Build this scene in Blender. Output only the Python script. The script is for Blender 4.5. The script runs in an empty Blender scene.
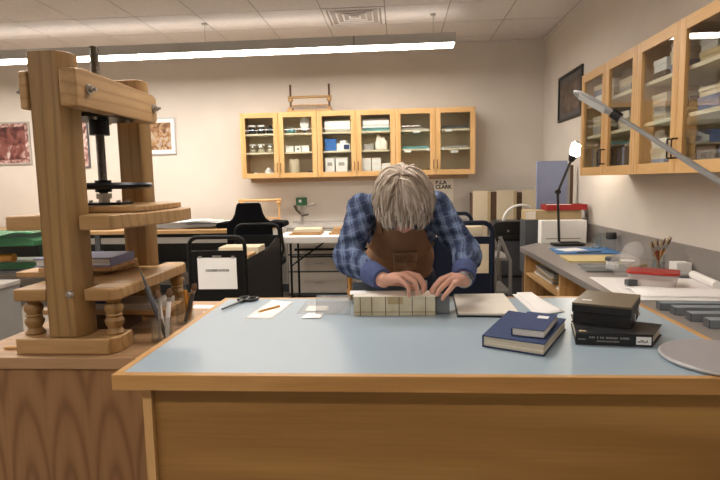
import bpy, bmesh, math, random
from mathutils import Vector, Matrix
R = random.Random(7)
SC = bpy.context.scene
COL = SC.collection
PI = math.pi

# ------------------------------------------------------------------ helpers
def V(*a): return Vector(a)

class MB:
    def __init__(s): s.bm = bmesh.new()
    def _v(s, pts): return [s.bm.verts.new(p) for p in pts]
    def _f(s, vs):
        try: s.bm.faces.new(vs)
        except ValueError: pass
    def box(s, x0, x1, y0, y1, z0, z1, M=None):
        p = [V(x, y, z) for z in (z0, z1) for y in (y0, y1) for x in (x0, x1)]
        if M is not None: p = [M @ q for q in p]
        v = s._v(p)
        for f in ((0,2,3,1),(4,5,7,6),(0,1,5,4),(2,6,7,3),(0,4,6,2),(1,3,7,5)): s._f([v[i] for i in f])
        return s
    def bar(s, p, q, w, h, up=(0,0,1)):
        p, q = V(*p), V(*q); d = (q-p); L = d.length; d.normalize()
        u = V(*up); sd = d.cross(u)
        if sd.length < 1e-4: sd = d.cross(V(1,0,0))
        sd.normalize(); u = sd.cross(d)
        M = Matrix(((d.x,sd.x,u.x,p.x),(d.y,sd.y,u.y,p.y),(d.z,sd.z,u.z,p.z),(0,0,0,1)))
        return s.box(0, L, -w/2, w/2, -h/2, h/2, M)
    def prism(s, poly, a, b, plane='xy', M=None):
        def P(u, v, w):
            q = {'xy': V(u,v,w), 'xz': V(u,w,v), 'yz': V(w,u,v)}[plane]
            return M @ q if M is not None else q
        lo = s._v([P(u,v,a) for u,v in poly]); hi = s._v([P(u,v,b) for u,v in poly])
        n = len(poly)
        s._f(lo[::-1]); s._f(hi)
        for i in range(n): s._f([lo[i], lo[(i+1)%n], hi[(i+1)%n], hi[i]])
        return s
    def tube(s, pts, r, n=8, cap=True, flat=1.0):
        pts = [V(*p) for p in pts]; m = len(pts)
        rs = r if isinstance(r, (list, tuple)) else [r]*m
        rings = []; prev = None
        for i, p in enumerate(pts):
            t = (pts[min(i+1,m-1)] - pts[max(i-1,0)])
            if t.length < 1e-9: t = V(0,0,1)
            t.normalize()
            if prev is None:
                a = t.cross(V(0,0,1))
                if a.length < 1e-3: a = t.cross(V(0,1,0))
            else: a = prev - t*prev.dot(t)
            if a.length < 1e-6: a = t.orthogonal()
            a.normalize(); prev = a; b = t.cross(a)
            rings.append(s._v([p + (a*math.cos(2*PI*k/n) + b*math.sin(2*PI*k/n)*flat)*rs[i] for k in range(n)]))
        for i in range(m-1):
            for k in range(n): s._f([rings[i][k], rings[i][(k+1)%n], rings[i+1][(k+1)%n], rings[i+1][k]])
        if cap: s._f(rings[0][::-1]); s._f(rings[-1])
        return s
    def cyl(s, p, q, r, r2=None, n=20): return s.tube([p, q], [r, r if r2 is None else r2], n)
    def lathe(s, prof, n=24, c=(0,0,0), M=None):
        rings = []
        for r, z in prof:
            pts = [V(c[0]+r*math.cos(2*PI*k/n), c[1]+r*math.sin(2*PI*k/n), c[2]+z) for k in range(n)]
            if M is not None: pts = [M @ p for p in pts]
            rings.append(s._v(pts))
        for i in range(len(prof)-1):
            for k in range(n): s._f([rings[i][k], rings[i][(k+1)%n], rings[i+1][(k+1)%n], rings[i+1][k]])
        s._f(rings[0][::-1]); s._f(rings[-1])
        return s
    def ball(s, c, r, n=16, M=None):
        rr = r if isinstance(r, (tuple, list)) else (r, r, r)
        T = Matrix.Translation(V(*c)) @ (M.to_4x4() if M is not None else Matrix.Identity(4)) @ Matrix.Diagonal((*rr, 1))
        bmesh.ops.create_uvsphere(s.bm, u_segments=n, v_segments=max(6, n//2+2), radius=1, matrix=T)
        return s
    def capsule(s, pts):
        """chain of (point, radius): closed tapered segments with ball joints, for a voxel union"""
        for p, r in pts: s.ball(p, r, 14)
        for (p, a), (q, b) in zip(pts, pts[1:]): s.tube([p, q], [a, b], 14)
        return s
    def grid(s, fn, nu, nv):
        g = [[s.bm.verts.new(fn(i/nu, j/nv)) for j in range(nv+1)] for i in range(nu+1)]
        for i in range(nu):
            for j in range(nv): s._f([g[i][j], g[i+1][j], g[i+1][j+1], g[i][j+1]])
        return s
    def mesh(s, name):
        bmesh.ops.recalc_face_normals(s.bm, faces=s.bm.faces)
        me = bpy.data.meshes.new(name); s.bm.to_mesh(me); s.bm.free(); return me

def link(o, parent=None):
    COL.objects.link(o)
    if parent is not None: o.parent = parent
    return o

def obj(name, mb, mat, parent=None, loc=None, rz=0, smooth=None, bevel=0, solid=0, sub=0):
    me = mb if isinstance(mb, bpy.types.Mesh) else mb.mesh(name)
    me.materials.clear(); me.materials.append(mat)
    o = bpy.data.objects.new(name, me); link(o, parent)
    if loc: o.location = loc
    if rz: o.rotation_euler.z = rz
    if smooth is None: smooth = 40
    if smooth: me.shade_smooth(); me.set_sharp_from_angle(angle=math.radians(smooth))
    if solid:
        m = o.modifiers.new('solid', 'SOLIDIFY'); m.thickness = solid; m.offset = 0
    if bevel:
        m = o.modifiers.new('bevel', 'BEVEL'); m.width = bevel; m.segments = 2; m.limit_method = 'ANGLE'; m.angle_limit = math.radians(50)
    if sub:
        m = o.modifiers.new('sub', 'SUBSURF'); m.levels = sub; m.render_levels = sub
    return o

def tag(o, label=None, cat=None, group=None, kind=None):
    if label: o['label'] = label
    if cat: o['category'] = cat
    if group: o['group'] = group
    if kind: o['kind'] = kind
    return o

def thing(name, label, cat, loc=(0,0,0), rz=0, group=None):
    o = bpy.data.objects.new(name, None); o.empty_display_size = .05
    COL.objects.link(o); o.location = loc; o.rotation_euler.z = rz
    return tag(o, label, cat, group)

def one(name, mb, mat, label, cat, loc=(0,0,0), rz=0, group=None, **k):
    return tag(obj(name, mb, mat, None, loc, rz, **k), label, cat, group)

def struct(name, mb, mat, parent=None, **k):
    o = obj(name, mb, mat, parent, **k)
    if parent is None: o['kind'] = 'structure'
    return o

def copy_tree(o, parent=None):
    c = o.copy(); COL.objects.link(c)
    if parent is not None: c.parent = parent
    for ch in list(o.children): copy_tree(ch, c)
    return c

def bx(*a): return MB().box(*a)

def text_mesh(txt, size, depth=.0006, align='CENTER', xs=1.0, bold=0):
    cu = bpy.data.curves.new('lettering', 'FONT'); cu.body = txt; cu.size = size; cu.extrude = depth; cu.offset = bold
    cu.align_x = align; cu.align_y = 'CENTER'
    o = bpy.data.objects.new('lettering', cu); COL.objects.link(o)
    dg = bpy.context.evaluated_depsgraph_get()
    me = bpy.data.meshes.new_from_object(o.evaluated_get(dg))
    bpy.data.objects.remove(o)
    for v in me.vertices: v.co.x *= xs
    return me

def union_mesh(mb, voxel, it=6, fac=.5):
    """one continuous surface out of overlapping closed pieces"""
    me = mb.mesh('union'); o = bpy.data.objects.new('union', me); COL.objects.link(o)
    m = o.modifiers.new('r', 'REMESH'); m.mode = 'VOXEL'; m.voxel_size = voxel
    if it:
        q = o.modifiers.new('s', 'SMOOTH'); q.iterations = it; q.factor = fac
    dg = bpy.context.evaluated_depsgraph_get(); dg.update()
    out = bpy.data.meshes.new_from_object(o.evaluated_get(dg))
    bpy.data.objects.remove(o)
    return out

# ------------------------------------------------------------------ materials
def lin(c):
    if isinstance(c, str):
        c = [int(c[i:i+2], 16)/255 for i in (0, 2, 4)]
    return tuple((x/12.92 if x <= .04045 else ((x+.055)/1.055)**2.4) for x in c) + (1,)

class NT:
    def __init__(s, name):
        s.m = bpy.data.materials.new(name); s.m.use_nodes = True
        s.t = s.m.node_tree; s.n = s.t.nodes; s.l = s.t.links
        s.b = s.n['Principled BSDF']; s.out = s.n['Material Output']
    def add(s, typ, **k):
        n = s.n.new(typ)
        for a, v in k.items():
            if a.startswith('_'): setattr(n, a[1:], v)
            else:
                key = a.replace('__', ' ')
                n.inputs[key].default_value = v
        return n
    def coords(s, scale=(1,1,1), rot=(0,0,0), loc=(0,0,0)):
        tc = s.add('ShaderNodeTexCoord'); mp = s.add('ShaderNodeMapping')
        mp.inputs['Scale'].default_value = scale; mp.inputs['Rotation'].default_value = rot; mp.inputs['Location'].default_value = loc
        s.l.new(tc.outputs['Object'], mp.inputs['Vector']); return mp.outputs['Vector']
    def ramp(s, fac, stops):
        r = s.add('ShaderNodeValToRGB'); e = r.color_ramp.elements
        while len(e) < len(stops): e.new(.5)
        for i, (p, c) in enumerate(stops): e[i].position = p; e[i].color = lin(c) if isinstance(c, str) else c
        s.l.new(fac, r.inputs['Fac']); return r.outputs['Color']
    def mix(s, fac, a, b, mode='MIX'):
        n = s.n.new('ShaderNodeMix'); n.data_type = 'RGBA'; n.blend_type = mode
        for inp, val in ((n.inputs[0], fac), (n.inputs[6], a), (n.inputs[7], b)):
            if isinstance(val, (int, float, tuple)): inp.default_value = val
            else: s.l.new(val, inp)
        return n.outputs[2]
    def bump(s, h, strength=.2, dist=.002):
        n = s.add('ShaderNodeBump', Strength=strength, Distance=dist)
        s.l.new(h, n.inputs['Height']); s.l.new(n.outputs['Normal'], s.b.inputs['Normal'])

def plain(name, col, rough=.6, metal=0, var=.06, scale=12, spec=.5, bump=0, coat=0):
    t = NT(name); c = lin(col)
    t.b.inputs['Roughness'].default_value = rough; t.b.inputs['Metallic'].default_value = metal
    t.b.inputs['Specular IOR Level'].default_value = spec
    if coat: t.b.inputs['Coat Weight'].default_value = coat
    no = t.add('ShaderNodeTexNoise', Scale=scale, Detail=4.0)
    t.l.new(t.coords(), no.inputs['Vector'])
    lo = tuple(x*(1-var) for x in c[:3]) + (1,); hi = tuple(min(1, x*(1+var)) for x in c[:3]) + (1,)
    t.l.new(t.ramp(no.outputs['Fac'], [(.3, lo), (.7, hi)]), t.b.inputs['Base Color'])
    if bump: t.bump(no.outputs['Fac'], bump)
    return t.m

def wood(name, c1, c2, axis='x', rough=.42, scale=1.0, dark=None, dist=3.0, spec=.4):
    t = NT(name); t.b.inputs['Roughness'].default_value = rough; t.b.inputs['Specular IOR Level'].default_value = spec
    lo, hi = 1.1*scale, 9.0*scale
    sc = {'x': (lo, hi, hi), 'y': (hi, lo, hi), 'z': (hi, hi, lo)}[axis]
    vec = t.coords(sc)
    n1 = t.add('ShaderNodeTexNoise', Scale=1.0, Detail=3.0, Distortion=.6); t.l.new(vec, n1.inputs['Vector'])
    w = t.add('ShaderNodeTexWave', _wave_type='BANDS', _bands_direction={'x': 'Y', 'y': 'Z', 'z': 'X'}[axis], Scale=.55, Distortion=dist*2.2, Detail=2.0)
    w.inputs['Detail Scale'].default_value = .8
    t.l.new(vec, w.inputs['Vector'])
    n2 = t.add('ShaderNodeTexNoise', Scale=9.0, Detail=3.0)
    sc2 = tuple(x*(.6 if x == lo else 2.2) for x in sc); t.l.new(t.coords(sc2), n2.inputs['Vector'])
    base = t.ramp(n1.outputs['Fac'], [(.32, c1), (.68, c2)])
    d = dark or c1
    ringm = t.ramp(w.outputs['Fac'], [(.0, (0,0,0,1)), (.75, (.12,.12,.12,1)), (1.0, (.55,.55,.55,1))])
    c = t.mix(ringm, base, lin(d))
    fine = t.ramp(n2.outputs['Fac'], [(.3, (.86,.86,.86,1)), (.7, (1,1,1,1))])
    c = t.mix(1.0, c, fine, 'MULTIPLY')
    t.l.new(c, t.b.inputs['Base Color'])
    t.bump(n2.outputs['Fac'], .05, .001)
    return t.m

def veneer(name):
    """flame-figured plywood veneer"""
    t = NT(name); t.b.inputs['Roughness'].default_value = .55; t.b.inputs['Specular IOR Level'].default_value = .3
    w = t.add('ShaderNodeTexWave', _wave_type='RINGS', _rings_direction='Y', Scale=.8, Distortion=3.0, Detail=2.0)
    w.inputs['Detail Scale'].default_value = .9
    sx = t.add('ShaderNodeSeparateXYZ'); cb = t.add('ShaderNodeCombineXYZ'); t.l.new(t.coords(), sx.inputs[0])
    pp = t.add('ShaderNodeMath', _operation='PINGPONG'); pp.inputs[1].default_value = .15; t.l.new(sx.outputs['X'], pp.inputs[0])
    mx = t.add('ShaderNodeMath', _operation='MULTIPLY_ADD'); mx.inputs[1].default_value = 9.0; mx.inputs[2].default_value = -.65; t.l.new(pp.outputs[0], mx.inputs[0])
    mz = t.add('ShaderNodeMath', _operation='MULTIPLY_ADD'); mz.inputs[1].default_value = 1.7; mz.inputs[2].default_value = -.55; t.l.new(sx.outputs['Z'], mz.inputs[0])
    t.l.new(mx.outputs[0], cb.inputs['X']); t.l.new(mz.outputs[0], cb.inputs['Z']); t.l.new(sx.outputs['Y'], cb.inputs['Y'])
    t.l.new(cb.outputs[0], w.inputs['Vector'])
    n = t.add('ShaderNodeTexNoise', Scale=1.0, Detail=4.0); t.l.new(t.coords((70, 70, 2.5)), n.inputs['Vector'])
    c = t.ramp(w.outputs['Fac'], [(.0, '9c7651'), (.6, '96704c'), (.92, '8a6545'), (1.0, '836040')])
    c = t.mix(1.0, c, t.ramp(n.outputs['Fac'], [(.3, (.88,.88,.88,1)), (.7, (1,1,1,1))]), 'MULTIPLY')
    t.l.new(c, t.b.inputs['Base Color']); return t.m

def glass(name, tint=(.97, .985, .98, 1), ior=1.5, rough=.0, base=0.0):
    """thin clear pane: transparent with Fresnel reflection"""
    t = NT(name); t.n.remove(t.b)
    tr = t.add('ShaderNodeBsdfTransparent', Color=tint); gl = t.add('ShaderNodeBsdfGlossy', Roughness=rough)
    fr = t.add('ShaderNodeFresnel', IOR=ior); mx = t.add('ShaderNodeMixShader')
    ge = t.add('ShaderNodeNewGeometry'); iv = t.add('ShaderNodeMapRange')     # same reflectance from both sides of a pane
    iv.inputs['To Min'].default_value = ior; iv.inputs['To Max'].default_value = 1/ior
    t.l.new(ge.outputs['Backfacing'], iv.inputs['Value']); t.l.new(iv.outputs['Result'], fr.inputs['IOR'])
    if base:
        ad = t.add('ShaderNodeMath', _operation='ADD'); ad.inputs[1].default_value = base; ad.use_clamp = True
        t.l.new(fr.outputs[0], ad.inputs[0]); t.l.new(ad.outputs[0], mx.inputs[0])
    else: t.l.new(fr.outputs[0], mx.inputs[0])
    t.l.new(tr.outputs[0], mx.inputs[1]); t.l.new(gl.outputs[0], mx.inputs[2]); t.l.new(mx.outputs[0], t.out.inputs['Surface'])
    return t.m

def film(name, col, alpha, rough=.25):
    """translucent plastic"""
    t = NT(name); t.b.inputs['Base Color'].default_value = lin(col); t.b.inputs['Roughness'].default_value = rough
    t.b.inputs['Alpha'].default_value = alpha
    return t.m

def emit(name, col, s):
    t = NT(name); t.b.inputs['Base Color'].default_value = lin(col)
    t.b.inputs['Emission Color'].default_value = lin(col); t.b.inputs['Emission Strength'].default_value = s
    return t.m

def pages(name, c1, c2, axis=2, freq=500):
    t = NT(name); t.b.inputs['Roughness'].default_value = .85
    sc = [3, 3, 3]; sc[axis] = freq
    n = t.add('ShaderNodeTexNoise', Scale=1.0, Detail=1.0); t.l.new(t.coords(tuple(sc)), n.inputs['Vector'])
    t.l.new(t.ramp(n.outputs['Fac'], [(.35, c1), (.65, c2)]), t.b.inputs['Base Color']); return t.m

def blotch(name, cols, scale, dist=1.5):
    t = NT(name); t.b.inputs['Roughness'].default_value = .5
    n = t.add('ShaderNodeTexNoise', Scale=scale, Detail=5.0, Distortion=dist); t.l.new(t.coords(), n.inputs['Vector'])
    k = len(cols); t.l.new(t.ramp(n.outputs['Fac'], [(.3+.4*i/(k-1), c) for i, c in enumerate(cols)]), t.b.inputs['Base Color']); return t.m

def plaid_mat(name):
    t = NT(name); t.b.inputs['Roughness'].default_value = .9; t.b.inputs['Specular IOR Level'].default_value = .15
    n0 = t.add('ShaderNodeTexNoise', Scale=3.0, Detail=2.0); t.l.new(t.coords(), n0.inputs['Vector'])
    col = t.ramp(n0.outputs['Fac'], [(.3, '4a597a'), (.7, '606f8e')])
    def band(col, rot, scale, stops, colr, f):
        w = t.add('ShaderNodeTexWave', _wave_type='BANDS', _bands_direction='X', _wave_profile='SAW', Scale=scale, Distortion=1.2, Detail=1.0)
        w.inputs['Detail Scale'].default_value = 2.0
        t.l.new(t.coords((1,1,1), rot), w.inputs['Vector'])
        m = t.ramp(w.outputs['Fac'], stops)
        k = t.mix(f, (0,0,0,1), m); return t.mix(k, col, lin(colr))
    B, W = (0,0,0,1), (1,1,1,1)
    r1, r2 = (0, .45, .3), (0, PI/2+.25, .2); s1, s2 = 7.0, 7.8
    col = band(col, r1, s1, [(.0, B), (.06, W), (.36, W), (.44, B)], '252c40', .75)
    col = band(col, r2, s2, [(.0, B), (.06, W), (.36, W), (.42, B)], '26304c', .62)
    col = band(col, r1, s1, [(.58, B), (.63, W), (.72, W), (.78, B)], '8c9cb0', .33)
    col = band(col, r2, s2, [(.6, B), (.65, W), (.72, W), (.78, B)], '8291b2', .3)
    col = band(col, r1, s1, [(.86, B), (.89, W), (.9, W), (.93, B)], 'a3adc0', .3)
    t.l.new(col, t.b.inputs['Base Color'])
    nn = t.add('ShaderNodeTexNoise', Scale=28.0, Detail=3.0); t.l.new(t.coords(), nn.inputs['Vector']); t.bump(nn.outputs['Fac'], .5, .004)
    return t.m

def hair_mat(name):
    t = NT(name); t.b.inputs['Roughness'].default_value = .5; t.b.inputs['Specular IOR Level'].default_value = .35
    at = t.add('ShaderNodeAttribute', _attribute_name='lock'); n = at
    t.l.new(t.ramp(at.outputs['Fac'], [(.0, '6f5f50'), (.3, '9c8b7a'), (.6, 'c0b0a0'), (1.0, 'e6dace')]), t.b.inputs['Base Color'])
    return t.m

M = {}
M['wall'] = plain('wall_paint', 'd4cdc4', .85, var=.025, scale=3, spec=.2, bump=.03)
M['ceil'] = plain('ceiling_tile', 'd2ccc8', .9, var=.04, scale=30, spec=.1, bump=.15)
M['gridbar'] = plain('ceiling_grid_metal', '9c948d', .6, var=.03)
M['floor'] = plain('floor_vinyl', '8f877c', .5, var=.08, scale=25)
M['maple_x'] = wood('maple_x', 'd3a76c', 'deb680', 'x', dark='c0904f')
M['maple_y'] = wood('maple_y', 'd3a76c', 'deb680', 'y', dark='c0904f')
M['maple_z'] = wood('maple_z', 'd3a76c', 'deb680', 'z', dark='c0904f')
M['inner'] = plain('cabinet_lining', 'dbd0b4', .6, var=.05, scale=4)
M['press_x'] = wood('beech_x', 'b08a5c', 'c39e6e', 'x', dark='94703f', scale=1.6)
M['press_y'] = wood('beech_y', 'b08a5c', 'c39e6e', 'y', dark='94703f', scale=1.6)
M['press_z'] = wood('beech_z', '957449', 'a78556', 'z', dark='7a5b36', scale=1.4)
M['edge'] = wood('desk_edging', 'c29154', 'd2a66c', 'x', dark='a57437', scale=1.2)
M['edge_y'] = wood('desk_edging_y', 'c29154', 'd2a66c', 'y', dark='a57437', scale=1.2)
M['panel'] = wood('desk_panel', 'ac8046', 'c89f5c', 'x', dark='835a2e', scale=.6, dist=2.6, rough=.5)
M['ply'] = veneer('cabinet_plywood')
M['slab'] = wood('slab_maple', 'a98560', 'b89470', 'x', dark='97734e', scale=1.0)
M['lam'] = plain('blue_grey_laminate', '9db0be', .33, var=.012, scale=5, spec=.5)
M['benchtop'] = plain('grey_laminate', '8a8480', .4, var=.03, scale=40)
M['glass'] = glass('cabinet_glass')
M['jarglass'] = glass('jar_glass', (.93, .95, .95, 1), 1.5, .02, .06)
M['clear'] = film('clear_plastic', 'e6e4e2', .2, .2)
M['cleartub'] = film('tub_plastic', 'e2d8d6', .5, .3)
M['bag'] = film('plastic_bag', 'eeecea', .2, .2)
M['acetate'] = film('acetate_sheet', 'b4babd', .3, .25)
M['white'] = plain('white_paper', 'f2f0ee', .8, var=.02)
M['paper'] = plain('cream_paper', 'efe8dc', .85, var=.03)
M['cream'] = plain('cream_board', 'cfc2a6', .8, var=.05)
M['tan'] = plain('tan_board', 'b7a27c', .8, var=.05)
M['buff'] = plain('buff_folder', 'd9c68f', .75, var=.03)
M['black'] = plain('black_enamel', '0b0b0c', .5, var=.1, spec=.25)
M['blackplastic'] = plain('black_plastic', '191919', .4, var=.08)
M['fabricblack'] = plain('black_fabric', '0e0f12', .95, var=.2, scale=60, spec=.1, bump=.3)
M['iron'] = plain('cast_iron', '1e1f22', .35, metal=.7, var=.1)
M['steel'] = plain('steel', 'b2b0ac', .35, metal=.9, var=.08)
M['screw'] = plain('dark_steel_screw', '5a544c', .4, metal=.8, var=.15, scale=60)
M['bronze'] = plain('dark_bronze', '3a2b1c', .4, metal=.7)
M['navy'] = plain('navy_enamel', '101a2c', .5, var=.06, spec=.3)
M['greymetal'] = plain('grey_enamel', '8d8b88', .5, var=.04)
M['housing'] = plain('pendant_housing', 'bdbbb9', .45, var=.02)
M['greylight'] = plain('light_grey_enamel', 'a8a39d', .5, var=.04)
M['greydark'] = plain('dark_grey_metal', '4c4f54', .45, var=.06)
M['weight'] = plain('painted_steel_weight', '5e646b', .4, metal=.3, var=.07, scale=30)
M['steelgrey'] = plain('grey_block', '7d8084', .5, metal=.2)
M['weightcloth'] = plain('blue_grey_bookcloth', '828a92', .7, var=.06)
M['silver'] = plain('silver_grey_plastic', 'bcbdbf', .4, metal=.2, var=.03)
M['silverdark'] = plain('lamp_base_grey', 'a9a7ab', .45, metal=.2, var=.03)
M['bluecloth'] = plain('blue_bookcloth', '2e3f68', .8, var=.08, scale=50, bump=.1)
M['bluebook'] = plain('dusty_blue_cover', '7b80a8', .6, var=.04)
M['blackcloth'] = plain('black_bookcloth', '15161b', .45, var=.1, scale=60)
M['olive'] = plain('dark_olive_bookcloth', '6a5f4e', .38, var=.08, scale=40)
M['green'] = plain('green_enamel', '2f6a45', .4, var=.08)
M['greendark'] = plain('dark_green_enamel', '1f4a33', .5, var=.08)
M['greensheet'] = film('green_plastic_sheet', '4f9a6a', .75, .2)
M['red'] = plain('red_plastic', 'a82622', .4, var=.05)
M['redcard'] = plain('red_card', '96201f', .6, var=.06)
M['blue'] = plain('blue_card', '3f78b4', .6, var=.05)
M['bluebox'] = plain('bright_blue_box', '2f6cb8', .55, var=.05)
M['slate'] = plain('slate_blue_panel', '7e86a3', .8, var=.03)
M['brown'] = plain('brown_board', '57402d', .8, var=.1)
M['valance'] = plain('valance_wood', 'a98f70', .6)
M['wrap'] = wood('brown_wrapped_board', 'b58a5b', 'c9a172', 'x', dark='9a7045')
M['beige'] = plain('beige_box', 'd6c7ab', .75, var=.03)
M['teal'] = plain('teal_paper', '5f9a9c', .7)
M['skin'] = plain('skin', 'dca994', .55, var=.06, scale=25, spec=.35)
M['lips'] = plain('lips', 'b06a5c', .5)
M['eye'] = plain('eye_white', 'e8e4de', .3)
M['hair'] = hair_mat('grey_blond_hair')
M['hairbase'] = plain('hair_roots', '574a42', .8, var=.2, scale=60)
M['plaid'] = plaid_mat('blue_plaid_flannel')
M['cuff'] = plain('blue_cuff_cotton', '515c84', .9, var=.12, scale=40, spec=.1, bump=.2)
M['apron'] = plain('brown_apron_canvas', '8f6e56', .85, var=.12, scale=14, spec=.15, bump=.25)
M['apronprint'] = blotch('faded_apron_print', ['8f6e56', '8f6e56', '9a7b62', 'bba58c'], 26)
M['jeans'] = plain('dark_jeans', '20283a', .9, var=.1, scale=60)
M['amber'] = plain('amber_wood_handle', 'c98a3a', .4, var=.08)
M['bristle'] = plain('brush_bristle', '6a4c34', .8, var=.15, scale=80)
M['pencil'] = plain('pencil_yellow', 'd79a3c', .45)
M['parch'] = blotch('sewn_spine_linen', ['c3b899', 'd3caae', 'dcd5bd'], 12, .8)
M['pagesx'] = pages('page_edges_x', 'bdb29c', 'e2dac8', 2, 420)
M['pageswhite'] = pages('page_edges_white', 'c8c6c2', 'ecebe8', 2, 420)
M['lampglow'] = emit('lamp_bulb', 'fff1dc', 60)
M['tubeglow'] = emit('pendant_diffuser', 'fff5ea', 27)
M['tubeadd_desk'] = emit('added_diffuser_desk', 'fff5ea', 24)
M['tubeadd_rear'] = emit('added_diffuser_rear', 'fff5ea', 15)
M['upglow'] = emit('pendant_upper_diffuser', 'fff5ea', 1.7)
M['ink'] = plain('black_ink', '141414', .7)
M['label_white'] = plain('white_label', 'efefec', .6, var=.01)
M['mat'] = plain('dark_cutting_mat', '35383a', .6, var=.05)
M['artA'] = blotch('maroon_print', ['2a1210', '4e2220', '744038', '8a5a54', 'd0c0bc'], 6, 1.2)
M['artB'] = blotch('ochre_print', ['4a3428', '7a5538', 'a07a4c', 'b8a898', '8a7a86'], 9, 1.5)
M['artC'] = blotch('brown_portrait_print', ['3a302a', '584a40', '7a6a5c'], 8, 1.0)
M['artD'] = blotch('dusty_print', ['5a3430', '8a605a', 'c7a8a0', 'e2d6d0'], 8, 2.0)
M['bottle'] = plain('dark_bottle_glass', '242a2c', .15, var=.1)
M['drawer'] = plain('grey_drawer_front', 'c6bfb6', .5, var=.03)

# ------------------------------------------------------------------ camera
cd = bpy.data.cameras.new('camera'); cam = bpy.data.objects.new('camera', cd); COL.objects.link(cam)
F_, PT, YW, RL = 538.0, .1078, .0732, .0200
cd.sensor_width = 36; cd.lens = 36*F_/720; cd.clip_start = .05
fw = V(-math.sin(YW)*math.cos(PT), math.cos(YW)*math.cos(PT), -math.sin(PT))
rt = V(math.cos(YW), math.sin(YW), 0); up = rt.cross(fw)
r2 = rt*math.cos(RL) - up*math.sin(RL); u2 = up*math.cos(RL) + rt*math.sin(RL)
cam.matrix_world = Matrix(((r2.x,u2.x,-fw.x,0),(r2.y,u2.y,-fw.y,0),(r2.z,u2.z,-fw.z,1.38),(0,0,0,1)))
SC.camera = cam

# ------------------------------------------------------------------ the room
XL, XR, YB, YF, ZC = -5.9, 1.74, 6.70, -3.0, 3.01
struct('floor', bx(XL-.1, XR+.1, YF-.1, YB+.1, -.1, 0), M['floor'])
struct('wall_back', bx(XL-.1, XR+.1, YB, YB+.1, 0, ZC+.12), M['wall'])
struct('wall_right', bx(XR, XR+.1, YF-.1, YB, 0, ZC+.12), M['wall'])
struct('wall_left', bx(XL-.1, XL, YF-.1, YB, 0, ZC+.12), M['wall'])
struct('wall_front', bx(XL, XR, YF-.1, YF, 0, ZC+.12), M['wall'])
struct('baseboard_back', bx(XL, XR, YB-.012, YB, 0, .1), M['greydark'])
struct('baseboard_right', bx(XR-.012, XR, YF, YB-.012, 0, .1), M['greydark'])
mb = MB(); s = .605; x0 = .495 - 12*s; y0 = 5.845 - 16*s
for i in range(20):
    for j in range(20):
        a, b, c, d = x0+i*s+.006, x0+(i+1)*s-.006, y0+j*s+.006, y0+(j+1)*s-.006
        a, b, c, d = max(a, XL), min(b, XR), max(c, YF), min(d, YB)
        if b-a > .02 and d-c > .02:
            # the vent takes the place of one tile
            if abs((a+b)/2-(-.41)) < .1 and abs((c+d)/2-5.54) < .1: continue
            mb.box(a, b, c, d, ZC, ZC+.02)
struct('ceiling', mb, M['ceil'])
struct('ceiling_grid', bx(XL, XR, YF, YB, ZC+.004, ZC+.1), M['gridbar'])
struct('trim_1', MB().box(XL, XR-.02, YB-.02, YB, ZC-.022, ZC-.001).box(XR-.02, XR, YF, YB, ZC-.022, ZC-.001), M['ceil'])

# ceiling vent
vx, vy = .495-1.5*s, 5.845-.5*s
t = thing('ceiling_vent', 'square louvred air vent set in the ceiling above the pendant light', 'vent', (vx, vy, ZC))
h = s/2-.008
obj('frame', MB().box(-h,h,-h,-h+.03,-.006,.03).box(-h,h,h-.03,h,-.006,.03).box(-h,-h+.03,-h+.03,h-.03,-.006,.03).box(h-.03,h,-h+.03,h-.03,-.006,.03), M['ceil'], t)
for k in range(4):
    a = h-.05-k*.062
    sl = MB()
    for q in range(4):
        T = Matrix.Rotation(q*PI/2, 4, 'Z')
        sl.prism([(-a, -a), (a, -a), (a-.034, -a+.034), (-a+.034, -a+.034)], -.004, .0, 'xy', T)
        for v in sl.bm.verts: pass
    # tilt each louvre inwards
    for v in sl.bm.verts:
        m_ = max(abs(v.co.x), abs(v.co.y)); v.co.z += (a-m_)*.55
    obj('louvre', sl, M['ceil'], t, smooth=0)
obj('duct', bx(-h+.03, h-.03, -h+.03, h-.03, .035, .045), M['blackplastic'], t)

# pendant lights (two more unseen runs, above the frame and behind the camera, added for brightness)
def pendant(yc, xa, xb, cables, label, glow, zb=2.705):
    t = thing('pendant_light', label, 'ceiling light', (0, yc, zb))
    w = .125
    obj('housing', MB().prism([(-w,0),(-w,.092),(-w+.02,.10),(w-.02,.10),(w,.092),(w,0),(w-.008,0),(w-.008,.05),(-w+.008,.05),(-w+.008,0)], xa, xb, 'yz'), M['housing'], t, smooth=0)
    obj('diffuser', bx(xa+.004, xb-.004, -w+.009, w-.009, .003, .012), M[glow], t)
    obj('upper_diffuser', bx(xa+.004, xb-.004, -.085, .085, .1005, .104), M['upglow'], t)
    obj('end_cap', bx(xb-.002, xb+.006, -w, w, 0, .095), M['housing'], t)
    j = -.42
    if xa < j < xb: obj('joint_band', MB().box(j-.008, j+.008, -w-.002, -w+.006, -.001, .093), M['greymetal'], t)
    for cx in cables:
        obj('cable', MB().cyl((cx,0,.1045), (cx,0,ZC-zb), .003, n=6).cyl((cx,0,.1045), (cx,0,.12), .012, n=8).cyl((cx,0,ZC-zb-.012), (cx,0,ZC-zb-.0005), .03, n=12), M['steel'], t)
pendant(5.555, -5.4, .562, (-4.2, -1.95, .36), 'long linear pendant light hanging on cables in front of the back wall', 'tubeglow')
pendant(2.45, -5.4, .562, (-4.2, -1.95, .36), 'added linear pendant light, out of view above the blue topped desk', 'tubeadd_desk')  # out of view, added to brighten the desk and the person
pendant(-.65, -5.4, .562, (-4.2, -1.95, .36), 'added linear pendant light, unseen behind the camera', 'tubeadd_rear')  # unseen run, added to light the faces turned to the camera
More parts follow.
